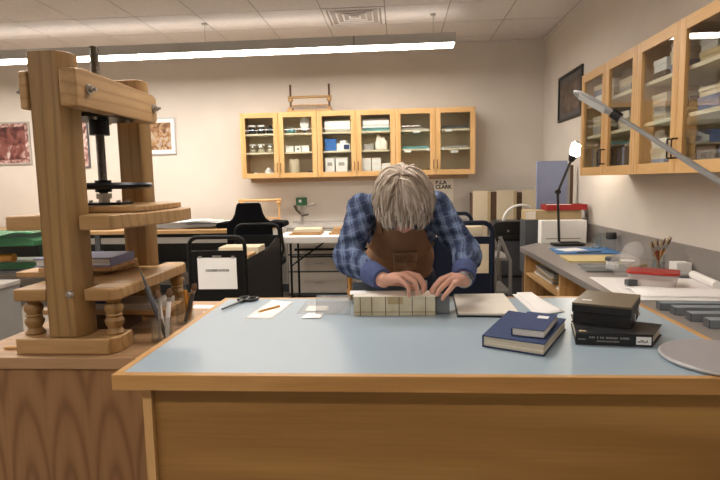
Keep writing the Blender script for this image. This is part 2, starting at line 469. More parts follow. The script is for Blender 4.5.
# ------------------------------------------------------------------ big desk in front
DT = .915
t = thing('workbench', 'large desk with pale blue laminate top and wooden edging in the foreground', 'desk', (0, 0, 0))
DX0, DX1, DY0, DY1 = -.718, .885, 1.245, 2.135
e = .022
obj('desk_top', bx(DX0+e, DX1-e, DY0+e, DY1-e, DT-.038, DT), M['lam'], t)
for y in (DY0, DY1-e): obj('edging', bx(DX0, DX1, y, y+e, DT-.04, DT+.0005), M['edge'], t, bevel=.002)
for x in (DX0, DX1-e): obj('edging', bx(x, x+e, DY0+e, DY1-e, DT-.04, DT+.0005), M['edge_y'], t, bevel=.002)
obj('front_panel', bx(-.638, .86, 1.30, 1.32, .08, DT-.06), M['panel'], t)
obj('top_rail', bx(-.638, .86, 1.321, 1.33, DT-.06, DT-.04), M['ply'], t)
obj('end_panel', bx(-.662, -.639, 1.285, 2.08, 0, DT-.04), M['maple_z'], t)
obj('end_panel', bx(.8605, .876, 1.285, 2.08, 0, DT-.04), M['maple_z'], t)
obj('back_panel', bx(-.638, .86, 2.04, 2.06, .08, DT-.04), M['panel'], t)
obj('plinth', bx(-.638, .86, 1.36, 2.03, 0, .078), M['blackplastic'], t)

# ------------------------------------------------------------------ low cabinet under the press
PZ = .82
t = thing('press_cabinet', 'low plywood cabinet with pale top under the wooden press', 'cabinet', (0, 0, 0))
obj('cabinet_top', bx(-1.485, -.735, 1.655, 2.50, PZ-.04, PZ), M['slab'], t, bevel=.003)
obj('body', bx(-1.475, -.74, 1.668, 2.47, 0, PZ-.041), M['ply'], t)

# ------------------------------------------------------------------ wooden standing press
t = thing('book_press', 'tall wooden standing press with iron screw on the low cabinet', 'press', (-1.13, 2.0, PZ))
O = V(-1.13, 2.0, PZ)
def W(x0,x1,y0,y1,z0,z1): return (x0-O.x, x1-O.x, y0-O.y, y1-O.y, z0-O.z, z1-O.z)
def ch(x0, x1, y0, y1, c, right=True):   # plan of a post with one chamfered corner
    return [(x0-O.x,y0-O.y),(x1-c-O.x,y0-O.y),(x1-O.x,y0+c*1.3-O.y),(x1-O.x,y1-O.y),(x0-O.x,y1-O.y)]
obj('post', MB().prism(ch(-1.188,-1.066,1.70,1.785,.026), .055, 1.0), M['press_z'], t, bevel=.004)
obj('post', MB().prism(ch(-1.175,-1.065,2.215,2.295,.015), .055, 1.0), M['press_z'], t, bevel=.004)
for y0, y1 in ((1.685, 1.81), (2.20, 2.325)):
    m = MB().prism([(-1.30-O.x, y0+.0-O.y), (-.975-O.x, y0-O.y), (-.95-O.x, y0+.03-O.y), (-.95-O.x, y1-O.y), (-1.30-O.x, y1-O.y)], 0, .055)
    obj('foot', m, M['press_x'], t, bevel=.005)
for x0, x1 in ((-1.056, -1.0), (-1.214, -1.189)):
    m = MB().prism([((1.655 if x0 > -1.1 else 1.69)-O.y, .815), ((1.655 if x0 > -1.1 else 1.69)-O.y, .932), (1.70-O.y, .937), (2.19-O.y, .93), (2.22-O.y, .92), (2.22-O.y, .83), (2.20-O.y, .815)], x0-O.x, x1-O.x, 'yz')
    b = obj('top_beam', m, M['press_y'], t, bevel=.004)
    for y in (1.72, 2.19):
        sx = 1 if x0 > -1.1 else -1; xx = (x1 if sx > 0 else x0)-O.x
        obj('bolt', MB().cyl((xx,y-O.y,.875), (xx+sx*.006,y-O.y,.875), .017, n=14).cyl((xx+sx*.006,y-O.y,.875), (xx+sx*.018,y-O.y,.875), .011, n=6).cyl((xx+sx*.018,y-O.y,.875), (xx+sx*.028,y-O.y,.875), .006, n=8), M['steel'], b)
# cross head holding the screw
obj('crosshead', bx(*W(-1.188, -1.057, 1.93, 2.07, 1.655, 1.735)), M['press_x'], t)
obj('flange', MB().cyl((0,0,.826), (0,0,.812), .125, n=32).cyl((0,0,.813), (0,0,.755), .036, n=20), M['iron'], t)
for a in range(4):
    c_, s_ = math.cos(a*PI/2+.4)*.1, math.sin(a*PI/2+.4)*.1
    obj('flange_bolt', MB().cyl((c_,s_,.812), (c_,s_,.803), .008, n=6), M['steel'], t)
sp = [(0,0,.50+i*.0035) for i in range(167)]
obj('screw', MB().tube(sp, [.0165 if i % 2 else .0150 for i in range(167)], 14), M['screw'], t, smooth=20)
w = obj('hand_wheel', MB().lathe([(.16,-.012),(.175,-.006),(.178,.003),(.17,.012),(.155,.012),(.15,.004),(.15,-.006)], 40, (0,0,.563)), M['iron'], t)
obj('hub', MB().cyl((0,0,.54), (0,0,.585), .03), M['iron'], w)
for k in range(4):
    a = k*PI/2+.3
    obj('spoke', MB().bar((.02*math.cos(a),.02*math.sin(a),.563), (.155*math.cos(a),.155*math.sin(a),.563), .022, .01), M['iron'], w)
obj('screw_nut', MB().cyl((0,0,.535), (0,0,.515), .032, n=6).cyl((0,0,.515), (0,0,.50), .02, n=12), M['steel'], t)
bp = obj('pressure_plate', MB().prism([(-.09,-.05),(.09,-.05),(.09,.05),(-.09,.05)], .492, .50), M['iron'], t)
for x in (-.075, .075):
    for y in (-.035, .035): obj('plate_bolt', MB().cyl((x,y,.5), (x,y,.509), .009, n=6), M['steel'], bp)
# pressing board (platen): notched boards either side of the posts
pl = MB().prism([(-1.175-O.x,1.83-O.y),(-.925-O.x,1.83-O.y),(-.905-O.x,1.86-O.y),(-.905-O.x,2.19-O.y),(-1.175-O.x,2.19-O.y)], .47, .492)
obj('platen_rider', pl, M['press_x'], t, bevel=.004)
pl = MB().prism([(x-O.x,y-O.y) for x,y in ((-1.325,1.72),(-1.19,1.72),(-1.19,1.81),(-1.055,1.81),(-1.055,1.70),(-.945,1.70),(-.862,2.02),(-.868,2.20),(-1.325,2.20))], .418, .468)
obj('platen', pl, M['press_x'], t, bevel=.006)
# bed, notched round both posts
bd = MB().prism([(x-O.x,y-O.y) for x,y in ((-1.305,1.70),(-1.19,1.70),(-1.19,1.80),(-1.055,1.80),(-1.055,1.70),(-.97,1.70),(-.94,1.73),(-.935,2.27),(-.96,2.31),(-1.04,2.31),(-1.04,2.21),(-1.19,2.21),(-1.19,2.31),(-1.305,2.31))], .180, .221)
obj('bed', bd, M['press_x'], t, bevel=.005)
obj('bed_bolt', MB().cyl((-1.105-O.x,1.70-O.y,.205), (-1.10-O.x,1.694-O.y,.205), .013, n=16).ball((-1.10-O.x,1.694-O.y,.205), (.011,.006,.011), 12), M['steel'], t)
prof = [(.030,0),(.033,.006),(.026,.014),(.022,.022),(.030,.036),(.032,.048),(.024,.060),(.028,.066),(.024,.072),(.031,.086),(.030,.100),(.021,.110),(.026,.118),(.027,.125)]
for x, y in ((-1.275,1.755),(-.985,1.755),(-1.275,2.262),(-.972,2.262)):
    obj('baluster', MB().lathe(prof, 24, (x-O.x, y-O.y, .055)), M['press_z'], t)

# boards and book on the press bed
zb = PZ+.221
one('pressing_board', MB().prism([(-1.47,1.94),(-1.2,1.93),(-1.1,2.18),(-1.19,2.20),(-1.47,2.20)], 0, .02), M['press_x'], 'thin wooden board lying lowest on the bed of the press', 'board', (0,0,zb), bevel=.002)
one('pressing_board', MB().box(-.14,.14,-.12,.12,0,.016), M['wrap'], 'thin wooden board directly beneath the dusty blue book in the press', 'board', (-1.24,2.06,zb+.0205), .06, bevel=.002)
t = thing('book', 'dusty blue book with white page edges lying on boards in the press', 'book', (-1.24, 2.05, zb+.037), .04)
obj('cover', MB().box(-.16,.14,-.1,.1,0,.004).box(-.16,.14,-.1,.1,.03,.034).box(.136,.14,-.1,.1,.004,.03), M['bluebook'], t)
obj('pages', bx(-.154,.135,-.094,.094,.0045,.0295), M['pageswhite'], t)
# stuff stored under the bed, on the low cabinet
one('storage_box', bx(-.10,.10,-.1,.1,0,.065), M['brown'], 'dark brown box on the low cabinet beneath the press bed', 'box', (-1.17,2.02,PZ), bevel=.002)
one('pressing_board', bx(-.26,.26,-.08,.08,0,.018), M['press_x'], 'wooden board laid across the dark brown box beneath the press bed', 'board', (-1.16,2.05,PZ+.0655), bevel=.002)
one('pressing_board', bx(-.22,.22,-.08,.08,0,.024), M['greylight'], 'grey board stacked on the wooden board beneath the press bed', 'board', (-1.15,2.05,PZ+.084), bevel=.002)
one('book', MB().box(-.17,.08,-.07,.07,0,.028), M['bluecloth'], 'blue book topmost of the stack beneath the press bed', 'book', (-1.2,2.05,PZ+.1085), bevel=.002)
one('dowel', MB().cyl((0,0,.006),(.09,0,.006),.006,n=10), M['maple_x'], 'thin wooden dowel lying beside the left end of the press foot', 'stick', (-1.385,1.745,PZ))

# jars of brushes and tools between the press and the desk
def jar(x, y, z, r, h, label, tools):
    t = thing('glass_jar', label, 'jar', (x, y, z), 0, 'jars of tools by the press')
    obj('glass_wall', MB().lathe([(r*.9,0),(r,.006),(r,h),(r-.003,h),(r-.003,.006),(.002,.005)], 24), M['jarglass'], t)
    for k, (nm, lab, cat, mt, tx, ty, L, rr) in enumerate(tools):
        a = 2*PI*k/len(tools); p = V(math.cos(a)*r*.45*-math.copysign(1,tx or 1), math.sin(a)*r*.5, .012)
        d = V(tx, ty, 1).normalized(); q = p + d*L
        tt = thing(nm, lab, cat, (x, y, z), 0, 'tools in the jars by the press')
        obj('handle', MB().tube([p, p+d*L*.72, p+d*L*.74], [rr, rr*1.1, rr*.7], 8), mt, tt)
        if cat == 'brush':
            obj('ferrule', MB().tube([p+d*L*.735, p+d*L*.83], [rr*.9, rr*1.2], 8), M['steel'], tt)
            obj('bristles', MB().tube([p+d*L*.825, p+d*L*.92, q], [rr*1.2, rr*1.5, rr*.5], 8), M['bristle'], tt)
        else:
            obj('blade', MB().tube([p+d*L*.735, p+d*L*.85, q], [rr*.9, rr*.9, rr*.15], 8, flat=.4), M['greydark'] if cat == 'knife' else M['steel'], tt)
jar(-.862, 1.845, PZ, .038, .09, 'glass jar of long tools nearest the desk corner by the press', [
  ('bone_folder', 'long dark blade leaning far left out of the jar nearest the desk corner', 'knife', M['greydark'], -.36, .05, .27, .008),
  ('brush', 'white handled brush leaning left in the jar nearest the desk corner', 'brush', M['white'], -.16, .1, .17, .008),
  ('brush', 'white handled brush standing upright in the jar nearest the desk corner', 'brush', M['white'], .08, .1, .18, .008),
  ('spatula', 'steel spatula leaning in the jar nearest the desk corner', 'spatula', M['steel'], .1, -.1, .16, .005)])
jar(-.875, 2.09, PZ, .036, .085, 'glass jar with amber handled tools behind the nearest tool jar', [
  ('knife', 'amber handled knife leaning left in the rear tool jar', 'knife', M['amber'], -.1, .05, .17, .008),
  ('awl', 'amber handled awl leaning right in the rear tool jar', 'awl', M['amber'], .16, .02, .15, .010),
  ('brush', 'grey handled brush standing in the rear tool jar', 'brush', M['greydark'], .28, .1, .16, .008)])
one('paper_scrap', bx(-.05,.05,-.035,.035,0,.002), M['paper'], 'small sheet of pale paper on the low cabinet behind the tool jars', 'paper', (-.81,2.26,PZ+.0003), .3)
one('paper_scrap', bx(-.06,.06,-.03,.03,0,.001), M['white'], 'white paper strip on the low cabinet near its back edge', 'paper', (-.90,2.38,PZ+.0003), -.1)

# ------------------------------------------------------------------ things on the desk
def Z(z=0): return DT+.0006+z
# scissors
t = thing('scissors', 'pair of black handled scissors lying at the far left of the desk', 'scissors', (-.618,2.053,Z()), math.radians(75))
def ring(cx, cy, rx, ry, z, r=.006):
    return [(cx+rx*math.cos(2*PI*k/20), cy+ry*math.sin(2*PI*k/20), z) for k in range(21)]
obj('handle', MB().tube(ring(.035,.019,.03,.018,.006), .006, 8, cap=False).tube([(.008,.01,.006),(-.02,0,.006)], [.006,.006], 8), M['blackplastic'], t)
obj('handle', MB().tube(ring(.035,-.019,.03,.018,.006), .006, 8, cap=False).tube([(.008,-.01,.006),(-.02,0,.006)], [.006,.006], 8), M['blackplastic'], t)
obj('blade', MB().prism([(-.01,.007),(-.01,-.006),(-.15,-.001),(-.15,.002)], .004, .0065), M['greydark'], t)
obj('blade', MB().prism([(-.01,-.007),(-.01,.006),(-.152,.001),(-.15,-.003)], .007, .0095), M['greydark'], t)
obj('pivot', MB().cyl((-.022,0,.0095),(-.022,0,.013),.005,n=10), M['steel'], t)

def sheet(name, pts, mat, label, cat, z=0, h=.0006, curl=0, **k):
    cx = sum(p[0] for p in pts)/4; cy = sum(p[1] for p in pts)/4
    q = [(p[0]-cx, p[1]-cy) for p in pts]
    def fn(u, v):
        x = (q[0][0]*(1-u)+q[1][0]*u)*(1-v) + (q[3][0]*(1-u)+q[2][0]*u)*v
        y = (q[0][1]*(1-u)+q[1][1]*u)*(1-v) + (q[3][1]*(1-u)+q[2][1]*u)*v
        return V(x, y, h/2 + curl*(max(0, v-.6)/.4)**2)
    mb = MB().grid(fn, 6, 10)
    return one(name, mb, mat, label, cat, (cx, cy, Z(z)), solid=h, **k)
sheet('paper_sheet', [(-.541,1.80),(-.441,1.79),(-.416,2.05),(-.512,2.085)], M['white'], 'white paper sheet with a pencil on it, left on the desk', 'paper', 0, .0006)
t = thing('pencil', 'short yellow pencil lying on the white paper sheet', 'pencil', (-.478,1.925,Z(.0012)), math.radians(57))
obj('shaft', MB().cyl((-.055,0,.0038),(.045,0,.0038),.0038,n=6), M['pencil'], t)
obj('tip', MB().cyl((-.055,0,.0038),(-.068,0,.0038),.0036,.0005,n=6), M['beige'], t)
sheet('acetate_sheet', [(-.37,1.86),(-.21,1.86),(-.20,2.06),(-.37,2.06)], M['clear'], 'clear film lying on the desk under white paper slips', 'film', 0, .0006)
sheet('paper_slip', [(-.342,1.793),(-.272,1.793),(-.270,1.866),(-.330,1.866)], M['white'], 'white paper slip lying nearest the desk front beside the clear film', 'paper', .0015)
sheet('paper_slip', [(-.345,1.90),(-.262,1.895),(-.268,1.975),(-.345,1.975)], M['paper'], 'cream paper slip lying on the clear film', 'paper', .0015)

# the book being worked on
t = thing('text_block', 'unbound book with cream linen spine lying under the person\'s hands', 'book', (-.02,1.895,Z()))
obj('pages', bx(-.141,.141,-.058,.036,.0,.066), M['pagesx'], t, bevel=.002)
obj('spine_lining', bx(-.1415,.1415,-.062,-.0585,.0,.066), M['parch'], t)
for x in (-.118,-.078,-.03,.017,.062,.108):
    obj('sewing_line', bx(x-.0012,x+.0012,-.0628,-.0621,.0,.066), M['brown'], t)
obj('kettle_line', bx(-.1415,.1415,-.0627,-.0621,.012,.0135), M['brown'], t)
obj('spine_patch', bx(-.022,.03,-.0626,-.0621,.04,.066), M['tan'], t)
obj('top_sheet', bx(-.143,.143,-.061,.038,.0662,.0676), M['paper'], t)
one('acetate_sheet', MB().grid(lambda u,v: V((u-.5)*.125, .03*v*v, v*.064), 8, 8), M['acetate'], 'grey translucent sheet standing against the left end of the unbound book', 'film', (-.235,1.845,Z()), solid=.001)
one('paper_strip', bx(-.03,.03,-.035,.03,0,.001), M['white'], 'white paper strip on top of the unbound book at its left end', 'paper', (-.150,1.90,Z(.0684)), .1)
one('steel_bar', bx(-.145,.14,-.03,.03,0,.083), M['weight'], 'long grey steel bar lying behind the unbound book', 'weight', (-.035,2.03,Z()), bevel=.004)
one('press_block', bx(-.024,.024,-.03,.03,0,.06), M['steelgrey'], 'small grey block at the right end of the unbound book', 'weight', (.149,1.885,Z()), bevel=.003)
one('wooden_tool', MB().lathe([(.006,0),(.011,.01),(.012,.04),(.007,.05),(.011,.07),(.008,.09)], 14), M['amber'], 'small turned wooden tool standing behind the white strip, by the right sleeve', 'tool', (-.196,2.085,Z()))

# open folder
t = thing('open_folder', 'cream paper block on a dark board beside the person\'s left hand', 'book', (.305,1.97,Z()))
obj('board', MB().prism([(-.112,-.158),(.103,-.172),(.112,.172),(-.095,.165)], 0, .004), M['blackcloth'], t)
obj('pages', MB().prism([(-.106,-.15),(.098,-.164),(.106,.166),(-.09,.158)], .0042, .013), M['paper'], t, bevel=.002)
sheet('paper_sheet', [(.463,1.815),(.556,1.885),(.530,2.195),(.452,2.175)], M['white'], 'white sheet at the bottom of the pair right of the cream block', 'paper', 0, .0006)
sheet('paper_sheet', [(.478,1.835),(.570,1.875),(.532,2.19),(.470,2.18)], M['white'], 'white sheet lying uppermost of the pair right of the cream block', 'paper', .002, .0006, curl=.004)

# blue books
def book(name, label, pts, z, h, cover, pg, th=.003, group=None, spine=3):
    """hardback with its four corners in plan; spine = index of the edge that carries the spine"""
    cx = sum(p[0] for p in pts)/4; cy = sum(p[1] for p in pts)/4
    q = [V(p[0]-cx, p[1]-cy, 0) for p in pts]
    t = thing(name, label, 'book', (cx, cy, Z(z)), 0, group)
    obj('cover', MB().prism([(a.x,a.y) for a in q], 0, th).prism([(a.x,a.y) for a in q], h-th, h), cover, t, bevel=.0008)
    i, j = spine, (spine+1) % 4
    inn = [a*.965 for a in q]
    d = (q[j]-q[i]).normalized(); n = V(-d.y, d.x, 0)
    if n.dot(q[i]) < 0: n = -n
    sp = [q[i], q[j], q[j]-n*.003, q[i]-n*.003]
    obj('spine', MB().prism([(a.x,a.y) for a in sp], th+.0002, h-th-.0002), cover, t)
    obj('pages', MB().prism([(a.x,a.y) for a in inn], th+.0003, h-th-.0003), pg, t)
    return t
t = book('book', 'large blue cloth book lying open-edge forward on the desk', [(.227,1.48),(.374,1.396),(.508,1.655),(.356,1.765)], 0, .034, M['bluecloth'], M['pagesx'], spine=3)
t = book('book', 'small blue booklet lying on the large blue book', [(.305,1.475),(.385,1.44),(.472,1.62),(.392,1.66)], .0345, .022, M['bluecloth'], M['pageswhite'], .0015, spine=3)
obj('label', MB().prism([(.012,.03),(.04,.018),(.052,.045),(.024,.057)], .0221, .0226), M['label_white'], t)

# black book and clamshell box
t = thing('book', 'large flat black book with white spine label under the dark box', 'book', (.59,1.60,Z()))
B = [(.491,1.50),(.683,1.478),(.755,1.575),(.745,1.69),(.53,1.71)]
B = [(.489,1.505),(.685,1.478),(.762,1.592),(.54,1.715)]
q = [(x-.59,y-1.60) for x,y in B]
obj('cover', MB().prism(q, 0, .004).prism(q, .030, .034), M['blackcloth'], t, bevel=.001)
d = V(q[1][0]-q[0][0], q[1][1]-q[0][1], 0).normalized(); n = V(d.y, -d.x, 0)
fr = [V(*q[0],0), V(*q[1],0)]
spn = [fr[0], fr[1], fr[1]-n*.004, fr[0]-n*.004]
obj('spine', MB().prism([(a.x,a.y) for a in spn], .0042, .0298), M['blackcloth'], t)
obj('pages', MB().prism([(x*.96,y*.96) for x,y in q], .0043, .0297), M['pagesx'], t)
ang = math.atan2(d.y, d.x); L = (fr[1]-fr[0]).length
Ts = Matrix.Translation(fr[0]) @ Matrix.Rotation(ang, 4, 'Z')
lab = obj('label', MB().box(L-.042, L-.004, -.0008, -.0001, .006, .028, Ts), M['label_white'], t)
m = MB()
xx = L-.038
for k in range(8):
    w_ = .0015+R.random()*.0022; hh = R.choice((.004,.006,.008)); m.box(xx, xx+w_, -.0011, -.0009, .012, .012+hh, Ts); xx += w_+.0012
obj('lettering', m, M['ink'], lab)
m = MB(); xx = .035
for k in range(26):
    w_ = .0016+R.random()*.002
    if R.random() > .13: m.box(xx, xx+w_, -.0006, -.0001, .019, .0245, Ts)
    xx += w_+.0014
xx = .055
for k in range(17):
    w_ = .0014+R.random()*.002
    if R.random() > .1: m.box(xx, xx+w_, -.0006, -.0001, .0095, .0138, Ts)
    xx += w_+.0013
m.box(.006, .026, -.0006, -.0001, .0145, .017, Ts)
obj('lettering', m, M['greymetal'], t)
obj('label', MB().box(.012,.030,.012,.026,.034,.0345,Ts), M['tan'], t)

t = thing('clamshell_box', 'dark olive topped book box resting on the large black book', 'box', (.62,1.63,Z(.0346)), 0)
U = [(.510,1.612),(.652,1.540),(.752,1.715),(.612,1.79)]
u = [(x-.62,y-1.63) for x,y in U]
obj('tray', MB().prism([(x*.96,y*.96) for x,y in u], 0, .055), M['blackcloth'], t, bevel=.001)
obj('lid', MB().prism(u, .0552, .061), M['olive'], t, bevel=.0012)
obj('lid_edge', MB().prism([(x*1.0,y*1.0) for x,y in u], .032, .0550), M['blackcloth'], t, bevel=.002)
obj('base_board', MB().prism([(x*1.01,y*1.01) for x,y in u], -.0001, .003), M['blackcloth'], t)
obj('label', MB().prism([(-.072,.012),(-.048,.0),(-.040,.012),(-.064,.024)], .0611, .0615), M['label_white'], t)
e1 = V(u[1][0],u[1][1],0); e2 = V(u[2][0],u[2][1],0); dd = (e2-e1).normalized(); nn = V(dd.y,-dd.x,0)
for f in (.3, .68):
    c = e1+(e2-e1)*f+nn*.0005
    obj('clasp', MB().box(-.012,.012,-.003,.0,.008,.03, Matrix.Translation(c) @ Matrix.Rotation(math.atan2(dd.y,dd.x),4,'Z')), M['steel'], t)

# desk lamp with a round base: base, post, long arm, flat head
t = thing('task_lamp', 'grey flat armed lamp standing on its round base at the desk right', 'lamp', (.815,1.375,Z()))
LX, LY, LZ = .815, 1.375, Z()
obj('base', MB().lathe([(.142,0),(.147,.003),(.147,.008),(.143,.0115),(.02,.013)], 56), M['silverdark'], t)
obj('base_rim', MB().lathe([(.1475,.004),(.149,.0055),(.149,.0085),(.1475,.0095)], 56), M['silver'], t)
obj('post', MB().cyl((.035,0,.012), (.035,0,.40), .011), M['silver'], t)
P0 = V(.035,0,.40)
def L2(x,y,z): return V(x-LX,y-LY,z-LZ)
E1 = L2(.587,1.52,1.543)
obj('elbow', MB().cyl((.035,-.018,.40),(.035,.018,.40),.02), M['blackplastic'], t)
dA = (E1-P0); 
obj('arm', MB().tube([P0, P0+dA*.5, E1], [.0105,.009,.0068], 12, flat=.8), M['silver'], t)
dn = dA.normalized()
obj('joint', MB().cyl(E1-dn*.012, E1+dn*.014, .0125, n=16), M['blackplastic'], t)
tip = L2(.498,1.60,1.622); hd = (tip-E1)
sd = V(.45,.75,-.5); sd = (sd - dn*sd.dot(dn)).normalized()
nrm = sd.cross(dn).normalized()
def hp(a, b, c): return E1 + hd*a + sd*b + nrm*c
hm = MB()
prof = [(.08,.010),(.3,.020),(.6,.024),(.85,.02),(1.0,.005)]
lo = []; hi = []
for a, w_ in prof: lo.append((a,-w_)); hi.append((a,w_))
poly = lo+hi[::-1]
vt = [hm.bm.verts.new(hp(a,b,.004)) for a,b in poly]; vb = [hm.bm.verts.new(hp(a,b,-.004)) for a,b in poly]
hm._f(vt); hm._f(vb[::-1])
for i in range(len(poly)): hm._f([vt[i],vt[(i+1)%len(poly)],vb[(i+1)%len(poly)],vb[i]])
hh = obj('head', hm, M['silver'], t, bevel=.002)
sgn = 1 if nrm.z < 0 else -1
gm = MB(); poly2 = [(.25,-.018),(.85,-.016),(.85,.016),(.25,.018)]
vt = [gm.bm.verts.new(hp(a,b,sgn*.0042)) for a,b in poly2]; vb = [gm.bm.verts.new(hp(a,b,sgn*.0055)) for a,b in poly2]
gm._f(vt); gm._f(vb[::-1])
for i in range(4): gm._f([vt[i],vt[(i+1)%4],vb[(i+1)%4],vb[i]])
obj('light_strip', gm, M['label_white'], t)
# ------------------------------------------------------------------ glazed wall cabinets
def cabinet(label, loc, rz, w=.918, d=.33, h=.765, shelves=(.285,.505), group=None, labels=(), pulls=True):
    """two-door cabinet; local x along its face, y into the wall, z up from its underside"""
    t = thing('wall_cabinet', label, 'cabinet', loc, rz, group)
    s = .02
    c = MB().box(0,s,.02,d,0,h).box(w-s,w,.02,d,0,h).box(s,w-s,.02,d,0,s).box(s,w-s,.02,d,h-s,h)
    obj('body', c, M['maple_z'], t)
    obj('back', bx(s,w-s,d-.012,d-.002,s,h-s), M['inner'], t)
    for z in shelves: 
        sh = obj('shelf', bx(s+.001,w-s-.001,.035,d-.013,z,z+.02), M['inner'], t)
    f = .058; g = w/2
    for k in range(2):
        a, b = k*g+.0015, (k+1)*g-.0015
        dr = obj('door', MB().box(a,a+f,0,.019,0,h).box(b-f,b,0,.019,0,h).box(a+f,b-f,.012,.0185,0,.02).box(a+f,b-f,.012,.0185,h-.02,h), M['maple_z'], t)
        for z in (0,h-f): obj('rail', bx(a+f,b-f,0,.019,z,z+f), M['maple_x'], dr)
        obj('glass', bx(a+f,b-f,.008,.012,f,h-f), M['glass'], dr)
        hx = b-f*.35 if k == 0 else a+f*.35
        obj('handle', MB().tube([(hx,0,.075),(hx,-.028,.075),(hx,-.03,.08),(hx,-.03,.165),(hx,-.028,.17),(hx,0,.17)], .004, 8), M['bronze'], dr)
    for x, z, lw in labels:
        obj('shelf_label', bx(x,x+lw,.0315,.0345,z,z+.028), M['label_white'], t)
    return t

CX, CY, CZ, CW = -1.868, 6.365, 1.445, .918
cabinet('glass fronted maple wall cabinet at the left end of the back wall row, holding jars', (CX,CY,CZ), 0)
cabinet('glass fronted maple wall cabinet in the middle of the back wall row, holding white boxes', (CX+.92,CY,CZ), 0)
cabinet('glass fronted maple wall cabinet at the right end of the back wall row, nearly empty', (CX+1.84,CY,CZ), 0,
        labels=[(.205,.49,.08),(.10,.29-.025,.08),(.36,.28,.05),(.575,.495,.08),(.49,.285,.07),(.64,.25,.085)])
struct('trim_2', bx(CX+.06, CX+2.70, 6.55, 6.68, CZ-.05, CZ-.002), M['valance'])

def cx(unit, x): return CX + .92*unit + x
S0, S1, S2 = CZ+.0205, CZ+.3055, CZ+.5255
def lying_bottle(x, y, z, L, r, mt, cap, label):
    t = thing('bottle', label, 'bottle', (x, y, z+r+.0005))
    obj('body', MB().tube([(-L/2,0,0),(-L/2+.008,0,0),(L*.2,0,0),(L*.3,0,0),(L*.32,0,0),(L*.42,0,0)], [r*.8,r,r,r*.6,r*.4,r*.4], 14), mt, t)
    obj('cap', MB().tube([(L*.421,0,0),(L*.5,0,0)], [r*.5,r*.5], 12), cap, t)
def std_jar(x, y, z, r, h, label, fill, lid, group):
    t = thing('jar', label, 'jar', (x,y,z), 0, group)
    obj('glass_wall', MB().lathe([(r*.94,0),(r,.006),(r,h*.8),(r*.85,h*.9),(r*.85,h)], 18), M['jarglass'], t)
    obj('contents', MB().lathe([(r*.85,.008),(r*.88,h*.5)], 14), fill, t)
    obj('lid', MB().lathe([(r*.9,h+.0002),(r*.92,h+.002),(r*.92,h+.016),(r*.85,h+.018)], 18), lid, t)
# left unit, left door
for i, (x, lab) in enumerate(((.10,'dark bottle leftmost on the top shelf of the left cabinet'),(.215,'dark bottle second from left on the top shelf of the left cabinet'),(.325,'dark bottle beside the door stile on the top shelf of the left cabinet'))):
    t = thing('bottle', lab, 'bottle', (cx(0,x+.01), 6.50, S2), 0, 'dark bottles on the top shelf')
    obj('body', MB().lathe([(.042,0),(.046,.01),(.046,.06),(.034,.08),(.018,.085)], 18), M['bottle'], t)
    obj('cap', MB().lathe([(.02,.0852),(.048 if i < 2 else .022,.09),(.048 if i < 2 else .022,.108)], 18), M['white'] if i < 2 else M['blackplastic'], t)
for i, (x, lab) in enumerate(((.10,'clear jar with white lid, leftmost on the middle shelf of the left cabinet'),(.205,'clear jar with white lid, second from left on the middle shelf of the left cabinet'),(.32,'clear jar with tan contents, third from left on the middle shelf of the left cabinet'))):
    std_jar(cx(0,x+.01), 6.50, S1, .045, .085, lab, M['inner'] if i == 2 else M['cream'], M['white'] if i < 2 else M['greylight'], 'jars on the middle shelf')
def lump(x, y, z, r, h, mt, name, label, cat, sd=0):
    rr = random.Random(sd)
    mb = MB(); mb.ball((0,0,0), (r, r*.7, h), 18)
    for v in mb.bm.verts:
        k = 1+.18*math.sin(v.co.x*60+sd)+.12*math.sin(v.co.z*90+v.co.y*50+sd*2); v.co *= k
        if v.co.z < 0: v.co.z *= .05
    zm = min(v.co.z for v in mb.bm.verts)
    for v in mb.bm.verts: v.co.z -= zm
    one(name, mb, mt, label, cat, (x, y, z+.0005))
lump(cx(0,.13), 6.50, S0, .045, .045, M['white'], 'cotton_bundle', 'small white crumpled bundle on the bottom shelf of the left cabinet', 'bundle', 1)
lump(cx(0,.30), 6.50, S0, .075, .09, M['white'], 'cotton_bundle', 'larger white crumpled bundle on the bottom shelf of the left cabinet', 'bundle', 2)
# left unit, right door
t = thing('strainer', 'round white strainer with a long handle standing on the top shelf, left cabinet', 'strainer', (cx(0,.76), 6.47, S2))
obj('rim', MB().lathe([(.058,-.012),(.066,-.006),(.066,.008),(.058,.014)], 28, (0,0,0), Matrix.Translation((0,0,.11)) @ Matrix.Rotation(PI/2,4,'X') @ Matrix.Diagonal((.85,1.25,1,1))), M['label_white'], t)
obj('handle', MB().tube([(-.05,0,.05),(-.22,0,.07)], .007, 8), M['steel'], t)
obj('foot', MB().cyl((0,0,.001),(0,0,.03),.02,n=12), M['greydark'], t)
lying_bottle(cx(0,.58), 6.56, S2, .12, .03, M['teal'], M['white'], 'teal tube lying left of the strainer on the top shelf')
for i, (x, w_) in enumerate(((.575,.10),(.675,.07),(.765,.09))):
    t = thing('small_box', ('white small box leftmost of three beside jars on the middle shelf', 'white small box with dark spot between two others on the middle shelf', 'white small box rightmost of three on the left cabinet middle shelf')[i], 'box', (cx(0,x), 6.48, S1), 0, 'small white boxes in the left cabinet')
    obj('box', bx(-w_/2,w_/2-.004,-.04,.04,0,.062), M['label_white'], t, bevel=.002)
    obj('lid', bx(-w_/2-.001,w_/2-.003,-.042,.042,.0625,.072), M['paper'], t)
    if i == 1: obj('spot', MB().cyl((0,-.0405,.032),(0,-.0425,.032),.014,n=14), M['greydark'], t)
one('paper_roll', MB().cyl((0,0,0),(0,0,.2),.062,n=28), M['cream'], 'tall cream paper roll standing on the bottom shelf of the left cabinet', 'roll', (cx(0,.615), 6.49, S0), bevel=.003)
